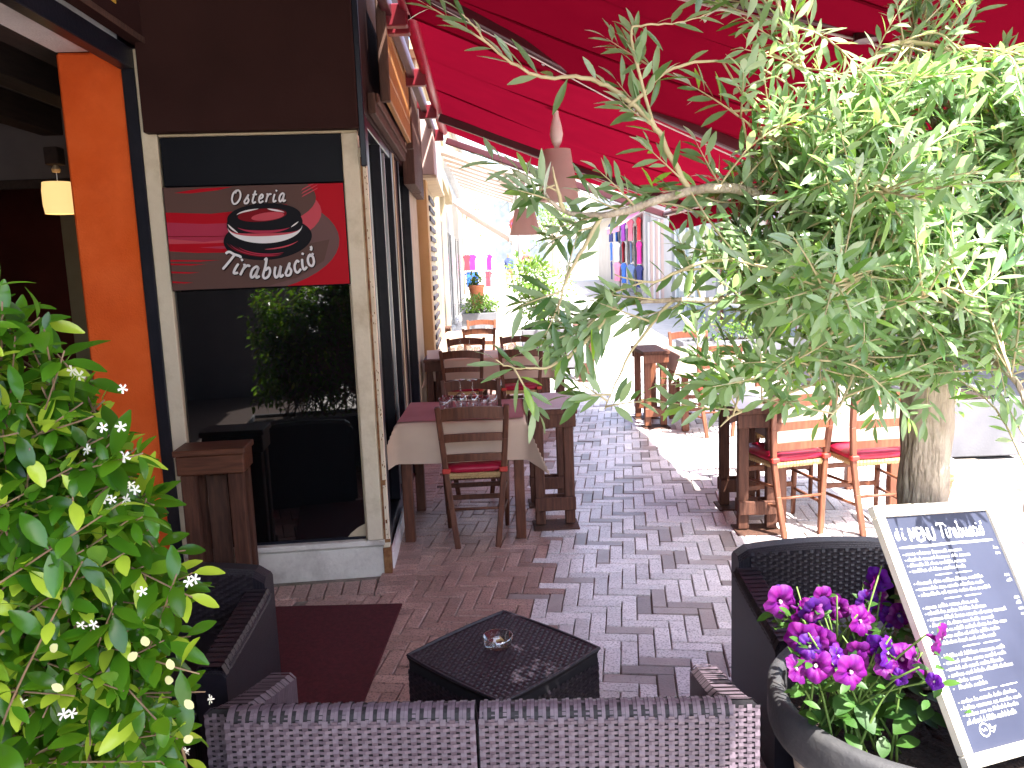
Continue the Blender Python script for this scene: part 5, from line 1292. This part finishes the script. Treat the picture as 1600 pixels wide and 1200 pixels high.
JF = [(-0.73, 1.4, 1.53), (-0.64, 1.38, 1.5), (-0.64, 1.36, 1.44), (-0.67, 1.36, 1.44), (-0.64, 1.36, 1.39), (-0.71, 1.38, 1.4), (-0.68, 1.36, 1.32), (-0.64, 1.35, 1.32), (-0.62, 1.33, 1.17), (-0.72, 1.32, 1.12), (-0.7, 1.32, 1.12), (-0.75, 1.34, 1.14), (-0.54, 1.35, 1.18), (-0.53, 1.34, 0.97), (-0.57, 1.32, 0.89), (-0.88, 1.3, 1.04), (-0.82, 1.3, 1.0), (-0.76, 1.33, 0.96), (-0.75, 1.38, 1.31), (-0.64, 1.37, 1.34)]
JP = [(-0.605, 1.32, 1.091), (-0.622, 1.32, 1.08), (-0.569, 1.32, 1.049), (-0.582, 1.32, 1.032), (-0.553, 1.32, 0.995), (-0.562, 1.32, 0.923), (-0.749, 1.32, 1.021), (-0.761, 1.32, 1.088)]
jas = jasmine('glossy green star jasmine with small white flowers filling the lower left corner', (-1.0, 1.6, .42), None, jtips, jb, 400, 'jasmine_leaf', 5, flowers=JF, pale=JP)
bb = MB(); IV = Matrix.Translation((1.0, -1.6, -.42)); rr = random.Random(8)
for q in range(11):
    s = Vector((-1.0 + rr.uniform(-.3, .3), 1.6, .42)); e = Vector((-.95 + rr.uniform(-.25, .10), 1.55 + rr.uniform(-.1, .1), rr.uniform(.7, 1.45))); P = catmull([s, s.lerp(e, .35) + Vector((rr.uniform(-.2, .2), 0, rr.uniform(-.05, .1))), s.lerp(e, .7) + Vector((rr.uniform(-.15, .15), 0, 0)), e], 7); bb.tube(P, [.011 - .007 * i / len(P) for i in range(len(P))], 7)
for q in range(34):
    c_ = Vector((-.93 + rr.uniform(-.2, .12), 1.5 + rr.uniform(-.08, .1), .86 + rr.uniform(-.12, .25))); bb.tube(catmull([c_ + Vector((rr.uniform(-.14, .14), rr.uniform(-.05, .05), rr.uniform(-.1, .1))) for _ in range(4)], 5), .0022, 5)
bb.v = [tuple(IV @ Vector(v)) for v in bb.v]; bb.build('woody_stems', 'vine', jas, smooth=True)
pb = thing('planter_box', 'grey planter box under the jasmine at the lower left edge', 'planter', (-1.2, 1.62, 0))
for (cx, cy, sx, sy) in ((0, -.19, 1.2, .02), (0, .19, 1.2, .02), (-.59, 0, .02, .36), (.59, 0, .02, .36)):
    bb = MB(); bb.cbox((cx, cy, .22), (sx, sy, .44), .004); bb.build('side_panel', 'planter_grey', pb)
bb = MB(); bb.cbox((0, 0, .40), (1.155, .355, .02), .004); bb.build('soil', 'soil', pb)


# ------------------------------------------------------------------ planters along the street
def bush(root, c, rx, ry, rz, n, seed, lm='bush_leaf', L=.07, W=.032, single=0, droop=.2):
    rb_ = random.Random(seed); F = Foliage([leaf_mesh('leaf', L, W, lm, droop, .2, 3, .75), leaf_mesh('leaf', L * .75, W * .9, lm, droop * 1.3, .2, 3, .75)])
    c = Vector(c); blobs = [(Vector((rb_.uniform(-.5, .5) * rx, rb_.uniform(-.5, .5) * ry, rb_.uniform(-.5, .6) * rz)), rb_.uniform(.45, .7)) for _ in range(9)]
    for k in range(n):
        bc, br = rb_.choice(blobs); v = Vector((rb_.gauss(0, 1), rb_.gauss(0, 1), rb_.gauss(0, 1))).normalized(); r_ = br * (rb_.random() ** .35)
        p = c + bc + Vector((v.x * rx * r_, v.y * ry * r_, v.z * rz * r_)); d = v + Vector((rb_.uniform(-.7, .7), rb_.uniform(-.7, .7), rb_.uniform(-.5, .7))); F.add(rb_.randrange(2), frame(p, d, Vector((rb_.uniform(-.5, .5), rb_.uniform(-.5, .5), 1))), rb_.uniform(.7, 1.3))
    F.finish(root, 'leaf', 'foliage', single)
    bb = MB()
    for k in range(7):
        e = Vector((rb_.uniform(-.6, .6) * rx, rb_.uniform(-.6, .6) * ry, rb_.uniform(-.1, .6) * rz)); s = Vector((rb_.uniform(-.05, .05), 0, -rz * 1.05)); P = [c + s, c + s.lerp(e, .5) + Vector((rb_.uniform(-.05, .05), 0, 0)), c + e]; bb.tube([p - root.location for p in P], [.012, .008, .003], 5)
    bb.build('stems', 'vine', root, smooth=True)
def planter(x, y, w, d, h, label, rz=0, m='planter_grey'):
    z = gz(y); t = thing('street_planter', label, 'planter', (x, y, z), rz)
    for (cx, cy, sx, sy) in ((0, -d / 2 + .02, w, .04), (0, d / 2 - .02, w, .04), (-w / 2 + .02, 0, .04, d - .081), (w / 2 - .02, 0, .04, d - .081)):
        bb = MB(); bb.cbox((cx, cy, h / 2), (sx, sy, h), .008); bb.build('side_panel', m, t)
    bb = MB(); bb.cbox((0, 0, h - .06), (w - .085, d - .085, .04), .005); bb.build('soil', 'soil', t); return z + h
def shrub(label, x, y, z, c, rx, ry, rz, n, seed, **k):
    t = thing('shrub', label, 'shrub', (x, y, z)); bush(t, c, rx, ry, rz, n, seed, **k); return t
z = planter(.62, 13.3, .86, .8, .62, 'large grey square planter in the sun behind the tables'); shrub('round sunlit green shrub in the large grey planter', .62, 13.3, z - .06, (.60, 13.3, z + .56), .62, .6, .62, 1500, 1, L=.09, W=.045)
z = planter(-.58, 16.0, .66, .6, .72, 'small grey planter by the cream wall at the left'); shrub('low yellow green shrub in the small grey planter by the wall', -.58, 16.0, z - .06, (-.58, 16.0, z + .15), .42, .38, .24, 900, 2, L=.07, W=.03)
z = planter(3.75, 8.2, .62, 3.6, .46, 'long grey planter at the right edge of the terrace'); shrub('low shrub row in the long right planter', 3.75, 8.2, z - .06, (3.75, 8.2, z + .12), .3, 1.7, .2, 700, 3, L=.07, W=.03)
z = planter(3.2, 11.6, 1.6, .5, .5, 'grey planter closing the terrace behind the right tables'); shrub('clipped shrub in the planter behind the right tables', 3.2, 11.6, z - .06, (3.2, 11.6, z + .12), .75, .25, .2, 500, 4, L=.07, W=.03)
tp_ = thing('terracotta_pot', 'small orange terracotta pot on the sunny ground behind the olive trunk', 'pot', (2.88, 5.38, 0))
bb = MB(); bb.lathe([(.0, 0), (.055, 0), (.075, .12), (.082, .122), (.084, .15), (.074, .15), (.066, .12), (0, .118)], 24); bb.build('pot_body', 'terracotta', tp_, smooth=True)
tq = thing('potted_sapling', 'young bare-stemmed sapling in the terracotta pot behind the trunk', 'plant', (2.88, 5.38, .118)); bb = MB(); bb.tube([(0, 0, 0), (.01, 0, .15), (.0, .01, .30), (.02, .02, .55)], [.024, .02, .016, .008], 8); bb.tube([(.0, .01, .30), (.08, .02, .5), (.12, .03, .62)], [.012, .009, .005], 7); bb.build('stem', 'bark', tq, smooth=True)
F_ = Foliage([leaf_mesh('leaf', .10, .03, 'bush_leaf', .3, .2, 4, .8)]); rr = random.Random(12)
for k in range(46): F_.add(0, frame(Vector((2.88 + rr.uniform(-.02, .14), 5.40 + rr.uniform(-.03, .05), .118 + rr.uniform(.42, .72))), Vector((rr.uniform(-1, 1), rr.uniform(-1, 1), rr.uniform(-.3, .8))), Vector((0, 0, 1))), rr.uniform(.7, 1.2))
F_.finish(tq, 'leaf', 'small_leaves', 20)

# ------------------------------------------------------------------ neighbouring buildings, left side of the street
def bp(root, name, m, T, x0, x1, y0, y1, z0, z1, parent=None, ch=.006):
    bb = MB(); bb.cbox(((x0 + x1) / 2, (y0 + y1) / 2, (z0 + z1) / 2), (x1 - x0, y1 - y0, z1 - z0), ch); I = Matrix.Translation(-root.location); bb.v = [tuple(I @ T @ Vector(v)) for v in bb.v]; return bb.build(name, m, parent or root)
T1 = Matrix.Translation((-.83, 8.9, 0)) @ Matrix.Rotation(R(90 + 2.3), 4, 'Z')
n1 = thing('cream_building', 'cream building with pilasters and a shade-toned ochre end next to the restaurant on the left', 'building', (-.83, 8.9, 0))
bp(n1, 'wall', 'wall_cream', T1, .36, 8.2, .06, 4, -.03, 3.9)
bp(n1, 'pilaster', 'wall_ochre', T1, 0, .355, 0, .5, -.03, 2.62)  # shade on the near end face put into the deeper ochre colour
bp(n1, 'pilaster', 'wall_cream', T1, 2.6, 3.2, -.01, .3, -.03, 3.0)
bp(n1, 'pilaster', 'wall_cream', T1, 5.4, 5.9, -.01, .3, -.03, 3.0)
fa = bp(n1, 'fascia_box', 'wall_pink', T1, -.15, 2.2, -.10, .05, 2.625, 3.35)
bp(n1, 'fascia_trim', 'cream_dark', T1, -.16, 2.21, -.12, .04, 2.585, 2.62, parent=fa)
bp(n1, 'cornice', 'wall_cream', T1, 2.22, 8.2, -.08, .05, 2.9, 3.1)
bp(n1, 'parapet', 'wall_cream', T1, .0, 8.2, .0, 4.1, 3.901, 4.0)
ga = bp(n1, 'gate_panel', 'cream_dark', T1, 1.15, 2.35, .045, .058, 0, 2.6)
for k in range(21): bp(n1, 'gate_bar', 'grid_dark', T1, 1.15, 2.35, .02, .044, .06 + k * .12, .06 + k * .12 + .06, parent=ga)
bp(n1, 'door_opening', 'shop_dark', T1, 3.5, 5.0, .03, .058, 0, 2.4)
bp(n1, 'door_opening', 'far_window', T1, 6.2, 7.6, .03, .058, .6, 2.4)
T2 = Matrix.Translation((-1.35, 17.3, .05)) @ Matrix.Rotation(R(91.5), 4, 'Z')
def house(label, loc, T, L, D, H, wm, wins, cornice=True, rooms=()):
    t = thing('street_house', label, 'building', loc)
    bp(t, 'wall', wm, T, 0, L, 0, D, -.2, H)
    if cornice: bp(t, 'cornice', 'wall_white', T, -.1, L + .1, -.15, .1, H - .25, H + .1)
    for (x0, x1, z0, z1) in wins:
        w = bp(t, 'window', 'far_window', T, x0, x1, -.02, .02, z0, z1); bp(t, 'window_sill', 'wall_white', T, x0 - .08, x1 + .08, -.10, -.021, z0 - .08, z0 - .001, parent=w)
        for s in (0, 1): xs_ = x0 - .06 if s == 0 else x1; bp(t, 'window_frame', 'wall_white', T, xs_, xs_ + .06, -.05, -.021, z0, z1, parent=w)
    return t
house('pale house behind the cream building on the left of the street', (-1.35, 17.3, 0), T2, 12, 5, 4.2, 'wall_white', [(1, 2.6, .2, 2.4), (4, 6, .2, 2.4), (7.5, 9.5, .2, 2.4)])
T3 = Matrix.Translation((-1.9, 30, .25)) @ Matrix.Rotation(R(90), 4, 'Z')
house('tall cream house far down the street on the left', (-1.9, 30, 0), T3, 22, 6, 6.5, 'wall_cream', [(2, 4, .2, 2.6), (6, 8, .2, 2.6), (10, 12, .2, 2.6), (2, 3.4, 3.8, 5.4), (6, 7.4, 3.8, 5.4), (10, 11.4, 3.8, 5.4)])
T4 = Matrix.Translation((-12, 72, .5)); house('pale building closing the far end of the street', (-12, 72, .8), T4, 24, 6, 9, 'wall_far', [(x, x + 1.4, z0, z0 + 1.9) for x in range(2, 22, 3) for z0 in (1.2, 4.6)])
def canvas(label, y0, y1, xa, za, xc, zc, nr, m='white_canvas', drop=.25):
    t = thing('white_awning', label, 'awning', (xa, y0, za)); I = Matrix.Translation((-xa, -y0, -za)); bb = MB(); n = 8
    for j in range(n + 1):
        for i in range(n + 1): u = i / n; bb.v.append((xa + (xc - xa) * u, y0 + (y1 - y0) * j / n, za + (zc - za) * u - .04 * math.sin(math.pi * u)))
    for j in range(n):
        for i in range(n): k = j * (n + 1) + i; bb.f.append((k, k + 1, k + n + 2, k + n + 1))
    bb.v = [tuple(I @ Vector(v)) for v in bb.v]; bb.build('fabric', m, t, smooth=True)
    bb = MB(); bb.cbox((xc, (y0 + y1) / 2, zc - drop / 2), (.01, y1 - y0, drop), .003); bb.v = [tuple(I @ Vector(v)) for v in bb.v]; bb.build('valance', m, t)
    for k in range(nr):
        y = y0 + (y1 - y0) * (k + .02) / (nr - 1 + .04); bb = MB(); bb.beam((xa, y, za - .05), (xc, y, zc - .05), .05, .05); bb.v = [tuple(I @ Vector(v)) for v in bb.v]; bb.build('rib', 'bar_cream', t)
    bb = MB(); bb.beam((xc - .03, y0, zc - .03), (xc - .03, y1, zc - .03), .05, .06); bb.v = [tuple(I @ Vector(v)) for v in bb.v]; bb.build('front_bar', 'white_metal', t)
canvas('large white ribbed awning high on the left beyond the red one', 14.5, 21.5, -1.15, 3.75, .25, 3.25, 9)
canvas('lower cream awning sloping down farther along the left side', 23.5, 29.5, -1.6, 3.6, .15, 2.45, 5)
canvas('small pink shop awning on the right of the street', 29.5, 33, 4.95, 3.4, 4.0, 2.9, 3, m='g_pink')
# right side of the street
T5 = Matrix.Translation((5.0, 13.2, 0)) @ Matrix.Rotation(R(90), 4, 'Z')
r5 = thing('shop_building', 'white shop building with tall glass front across the street on the right', 'building', (5.0, 13.2, 0))
bp(r5, 'wall', 'wall_white', T5, 0, 33, -6, -.06, -.1, 4.3)
for x0, x1 in ((0, .7), (6.2, 7.2), (11.4, 12.6), (16, 17), (23, 24)): bp(r5, 'pillar', 'wall_white', T5, x0, x1, -.055, .12, -.1, 3.6)
bp(r5, 'cornice', 'wall_white', T5, -.2, 33, -.055, .30, 3.601, 4.0)
for k, (x0, x1, m) in enumerate(((.9, 6.0, 'shop_glass'), (7.4, 11.2, 'shop_glass'), (12.8, 15.8, 'wall_pink'), (17.2, 22.8, 'far_window'))):
    g = bp(r5, 'shop_front', m, T5, x0, x1, -.055, .0, .1, 2.9)
    for q in range(4): xx = x0 + (x1 - x0) * q / 3; bp(r5, 'mullion', 'wood_light_sunlit' if k == 0 else 'white_metal', T5, xx - .05, xx + .05, .001, .06, .1, 2.9, parent=g)
T6 = Matrix.Translation((7.2, -8, 0)) @ Matrix.Rotation(R(90), 4, 'Z')
r6 = thing('corner_building', 'tan building with dark doorway at the right edge of the picture', 'building', (7.2, -8, 0))
bp(r6, 'wall', 'wall_ochre', T6, 0, 20.6, -5, 0, -.1, 3.5)
for x0 in (3, 8, 12.5, 16.6): g = bp(r6, 'doorway', 'shop_dark', T6, x0, x0 + 2.2, .0, .03, 0, 2.7); bp(r6, 'door_frame', 'cream_paint', T6, x0 - .12, x0, .0, .08, 0, 2.7, parent=g); bp(r6, 'door_frame', 'cream_paint', T6, x0 + 2.2, x0 + 2.32, .0, .08, 0, 2.7, parent=g)
bp(r6, 'cornice', 'cream_paint', T6, -.1, 20.7, .0, .25, 3.2, 3.4)
b = MB(); b.box((5.6, 12, -.022), (2.4, 60, .008)); tag(b.build('side_road', 'asphalt'), kind='structure')

# clothes hanging outside the shops
GM = ['g_magenta', 'g_red', 'g_blue', 'g_pink', 'g_white', 'g_navy', 'g_purple', 'g_denim', 'g_yellow']
def garment(x, y, z, w, h, m, label, rz, group):
    bb = MB(); t = .05; pts = [(-.5, .0), (-.38, .02), (-.30, -.32), (-.34, -1), (.34, -1), (.30, -.32), (.38, .02), (.5, 0), (.46, .14), (.16, .30), (.06, .26), (-.06, .26), (-.16, .30), (-.46, .14)]
    pts = [(px_, (pz - .3) / 1.3) for px_, pz in pts]; n = len(pts)
    for s in (-1, 1):
        for i, (a, c_) in enumerate(pts): bb.v.append((a * w, s * t / 2 * (1 - .3 * (i % 2)), c_ * h))
    bb.f.append(tuple(range(n - 1, -1, -1))); bb.f.append(tuple(range(n, 2 * n)))
    for i in range(n): j = (i + 1) % n; bb.f.append((i, j, n + j, n + i))
    o = bb.build('garment', m, loc=(x, y, z)); o.rotation_euler = (0, 0, rz); tag(o, label, 'garment', group)
cn = ['magenta', 'red', 'blue', 'pink', 'white', 'navy', 'purple', 'denim blue', 'yellow']
ra = thing('clothes_rack', 'metal clothes rack outside a shop far down the left side', 'rack', (-1.25, 35, .38))
for s in (-.5, .5):
    bb = MB(); bb.tube([(s, 0, 0), (s, 0, 1.75)], .02, 8); bb.tube([(s, -.3, .02), (s, .3, .02)], .02, 8); bb.build('rack_leg', 'steel', ra)
bb = MB(); bb.tube([(-.55, 0, 1.75), (.55, 0, 1.75)], .018, 8); bb.build('rail', 'steel', ra); bb = MB(); bb.tube([(-.55, 0, 1.0), (.55, 0, 1.0)], .018, 8); bb.build('rail', 'steel', ra)
rg = random.Random(3); gp = 'clothes on the far left rack'
for k, (dx, dz, m) in enumerate(((-.45, 1.72, 1), (-.22, 1.72, 0), (.02, 1.74, 4), (.26, 1.72, 3), (.46, 1.70, 0), (-.40, 1.0, 2), (-.12, 1.0, 2), (.14, .98, 4), (.42, 1.0, 1))):
    garment(-1.25 + dx, 35 + rg.uniform(-.05, .05), .38 + dz, .36, .66, GM[m], '%s garment on the %s rail of the far clothes rack, %s' % (cn[m], 'upper' if dz > 1.2 else 'lower', ('leftmost', 'second from left', 'third from left', 'fourth from left', 'rightmost', 'leftmost', 'second from left', 'third from left', 'rightmost')[k]), rg.uniform(-.2, .2), gp)
gp = 'clothes hanging at the right shop'
for k in range(15):
    row, c_ = divmod(k, 5); y = 30.0 + c_ * 2.0; m = (1, 3, 6, 2, 5, 0, 7, 1, 4, 2, 5, 7, 2, 3, 5)[k]
    garment(4.78, y, 2.85 - row * .85 + gz(y), .85, .82, GM[m], '%s garment in %s row at right clothes shop, %s from near end' % (cn[m], ('top', 'middle', 'bottom')[row], ('first', 'second', 'third', 'fourth', 'fifth')[c_]), R(90) + rg.uniform(-.3, .3), gp)
# street sign
sgn = thing('no_parking_sign', 'round blue and red no parking sign on a pole in the street', 'sign', (.42, 30, gz(30)))
bb = MB(); bb.tube([(0, 0, 0), (0, 0, 3.0)], .03, 10); bb.build('pole', 'steel', sgn)
bb = MB(); bb.lathe([(0, 0), (.30, 0), (.30, .012), (0, .012)], 36, M=Matrix.Translation((0, -.035, 2.75)) @ Matrix.Rotation(R(90), 4, 'X')); bb.build('disc', 'no_park_red', sgn)
bb = MB(); bb.lathe([(0, 0), (.215, 0), (.215, .004), (0, .004)], 36, M=Matrix.Translation((0, -.0475, 2.75)) @ Matrix.Rotation(R(90), 4, 'X')); bb.build('blue_field', 'no_park_blue', sgn)
bb = MB(); bb.cbox((0, -.054, 2.75), (.43, .004, .06), .001, 0, Matrix.Rotation(R(45), 4, 'Y')); bb.build('red_bar', 'no_park_red', sgn)
# terracotta planter far left
tf = thing('terracotta_pot', 'tall orange terracotta pot with pale flowers by the far left wall', 'pot', (-1.02, 26.5, gz(26.5))); bb = MB(); bb.lathe([(0, 0), (.16, 0), (.24, .72), (.27, .73), (.27, .8), (0, .79)], 20); bb.build('pot_body', 'terracotta', tf, smooth=True)
shrub('pale flowering plant in the tall far terracotta pot', -1.02, 26.5, gz(26.5) + .79, (-1.02, 26.5, gz(26.5) + 1.0), .32, .3, .26, 260, 7, L=.10, W=.06)
# trees at the end of the street
def tree(label, x, y, h, r_, n, seed):
    z = gz(min(y, 60)); t = thing('street_tree', label, 'tree', (x, y, z)); bb = MB(); bb.tube([(0, 0, 0), (.05, 0, h * .35), (0, .05, h * .62)], [.16, .12, .07], 8)
    rt = random.Random(seed)
    for k in range(6): a = rt.uniform(0, 6.28); bb.tube([(.03, 0, h * .45), (math.cos(a) * r_ * .4, math.sin(a) * r_ * .4, h * .68), (math.cos(a) * r_ * .7, math.sin(a) * r_ * .7, h * rt.uniform(.7, .95))], [.06, .04, .015], 6)
    bb.build('trunk', 'bark', t, smooth=True); bush(t, (x, y, z + h * .72), r_, r_, h * .33, n, seed, L=.22, W=.11)
tree('green tree behind the far left shops', -3.4, 60, 6.0, 2.2, 1100, 3)
tree('green tree far down the street behind the bush', 3.2, 58, 5.2, 2.0, 1100, 4)
# people
def person(label, x, y, shirt, legs, h=1.72, rz=0, stride=.18):
    z = gz(y); me = bpy.data.meshes.new('person'); k = h / 1.72
    J = [(0, 0, .93), (0, 0, 1.15), (0, .01, 1.40), (0, .01, 1.50), (0, .02, 1.62), (0, .02, 1.70),
         (.09, 0, .88), (.10, stride, .50), (.10, stride * .7, .08), (.10, stride * .7 + .12, .04),
         (-.09, 0, .88), (-.10, -stride * .2, .50), (-.10, -stride * 1.4, .10), (-.10, -stride * 1.4 + .11, .05),
         (.19, .0, 1.38), (.24, -.08, 1.12), (.23, .02, .88), (.23, .05, .80), (-.19, .0, 1.38), (-.24, .08, 1.12), (-.23, .18, .90), (-.23, .22, .83)]
    E_ = [(0, 1), (1, 2), (2, 3), (3, 4), (4, 5), (0, 6), (6, 7), (7, 8), (8, 9), (0, 10), (10, 11), (11, 12), (12, 13), (2, 14), (14, 15), (15, 16), (16, 17), (2, 18), (18, 19), (19, 20), (20, 21)]
    rad = [.15, .14, .15, .055, .105, .085, .095, .065, .045, .04, .095, .065, .045, .04, .065, .048, .036, .04, .065, .048, .036, .04]
    me.from_pydata([(a * k, b2 * k, c_ * k) for a, b2, c_ in J], E_, []); o = bpy.data.objects.new('person', me); COL.objects.link(o); o.location = (x, y, z); o.rotation_euler = (0, 0, rz)
    md = o.modifiers.new('skin', 'SKIN'); sv = me.skin_vertices[0].data if me.skin_vertices else None
    if sv is None:
        bm_ = bmesh.new(); bm_.from_mesh(me); bm_.verts.layers.skin.verify(); bm_.to_mesh(me); bm_.free(); sv = me.skin_vertices[0].data
    for i, r_ in enumerate(rad): sv[i].radius = (r_ * k, r_ * k * (.75 if i < 3 else 1))
    sv[0].use_root = True; o.modifiers.new('sub', 'SUBSURF').render_levels = 2
    m = bpy.data.materials.new('clothes'); m.use_nodes = True; N = m.node_tree.nodes; L = m.node_tree.links; tc = N.new('ShaderNodeTexCoord'); sp = N.new('ShaderNodeSeparateXYZ'); cr = N.new('ShaderNodeValToRGB'); L.new(tc.outputs['Object'], sp.inputs[0])
    mr = N.new('ShaderNodeMath'); mr.operation = 'MULTIPLY'; mr.inputs[1].default_value = .5; L.new(sp.outputs[2], mr.inputs[0]); L.new(mr.outputs[0], cr.inputs[0]); cr.color_ramp.interpolation = 'CONSTANT'; el = cr.color_ramp.elements
    el[0].position = 0; el[0].color = (.05, .04, .04, 1); el[1].position = .05; el[1].color = (.50, .28, .19, 1)
    for pos, c_ in ((.26, legs), (.47, shirt), (.735, (.52, .30, .20)), (.835, (.06, .035, .02))): e = el.new(pos); e.color = (*c_, 1)
    L.new(cr.outputs[0], N['Principled BSDF'].inputs['Base Color']); N['Principled BSDF'].inputs['Roughness'].default_value = .8; me.materials.append(m)
    tag(o, label, 'person')
person('person in a blue top and tan shorts walking far down the street', .10, 39, (.07, .10, .26), (.40, .22, .12), rz=R(160))
person('small distant person in a dark red top near the no parking sign', 1.15, 50, (.25, .05, .08), (.10, .12, .2), rz=R(20))
bpy.context.view_layer.update()
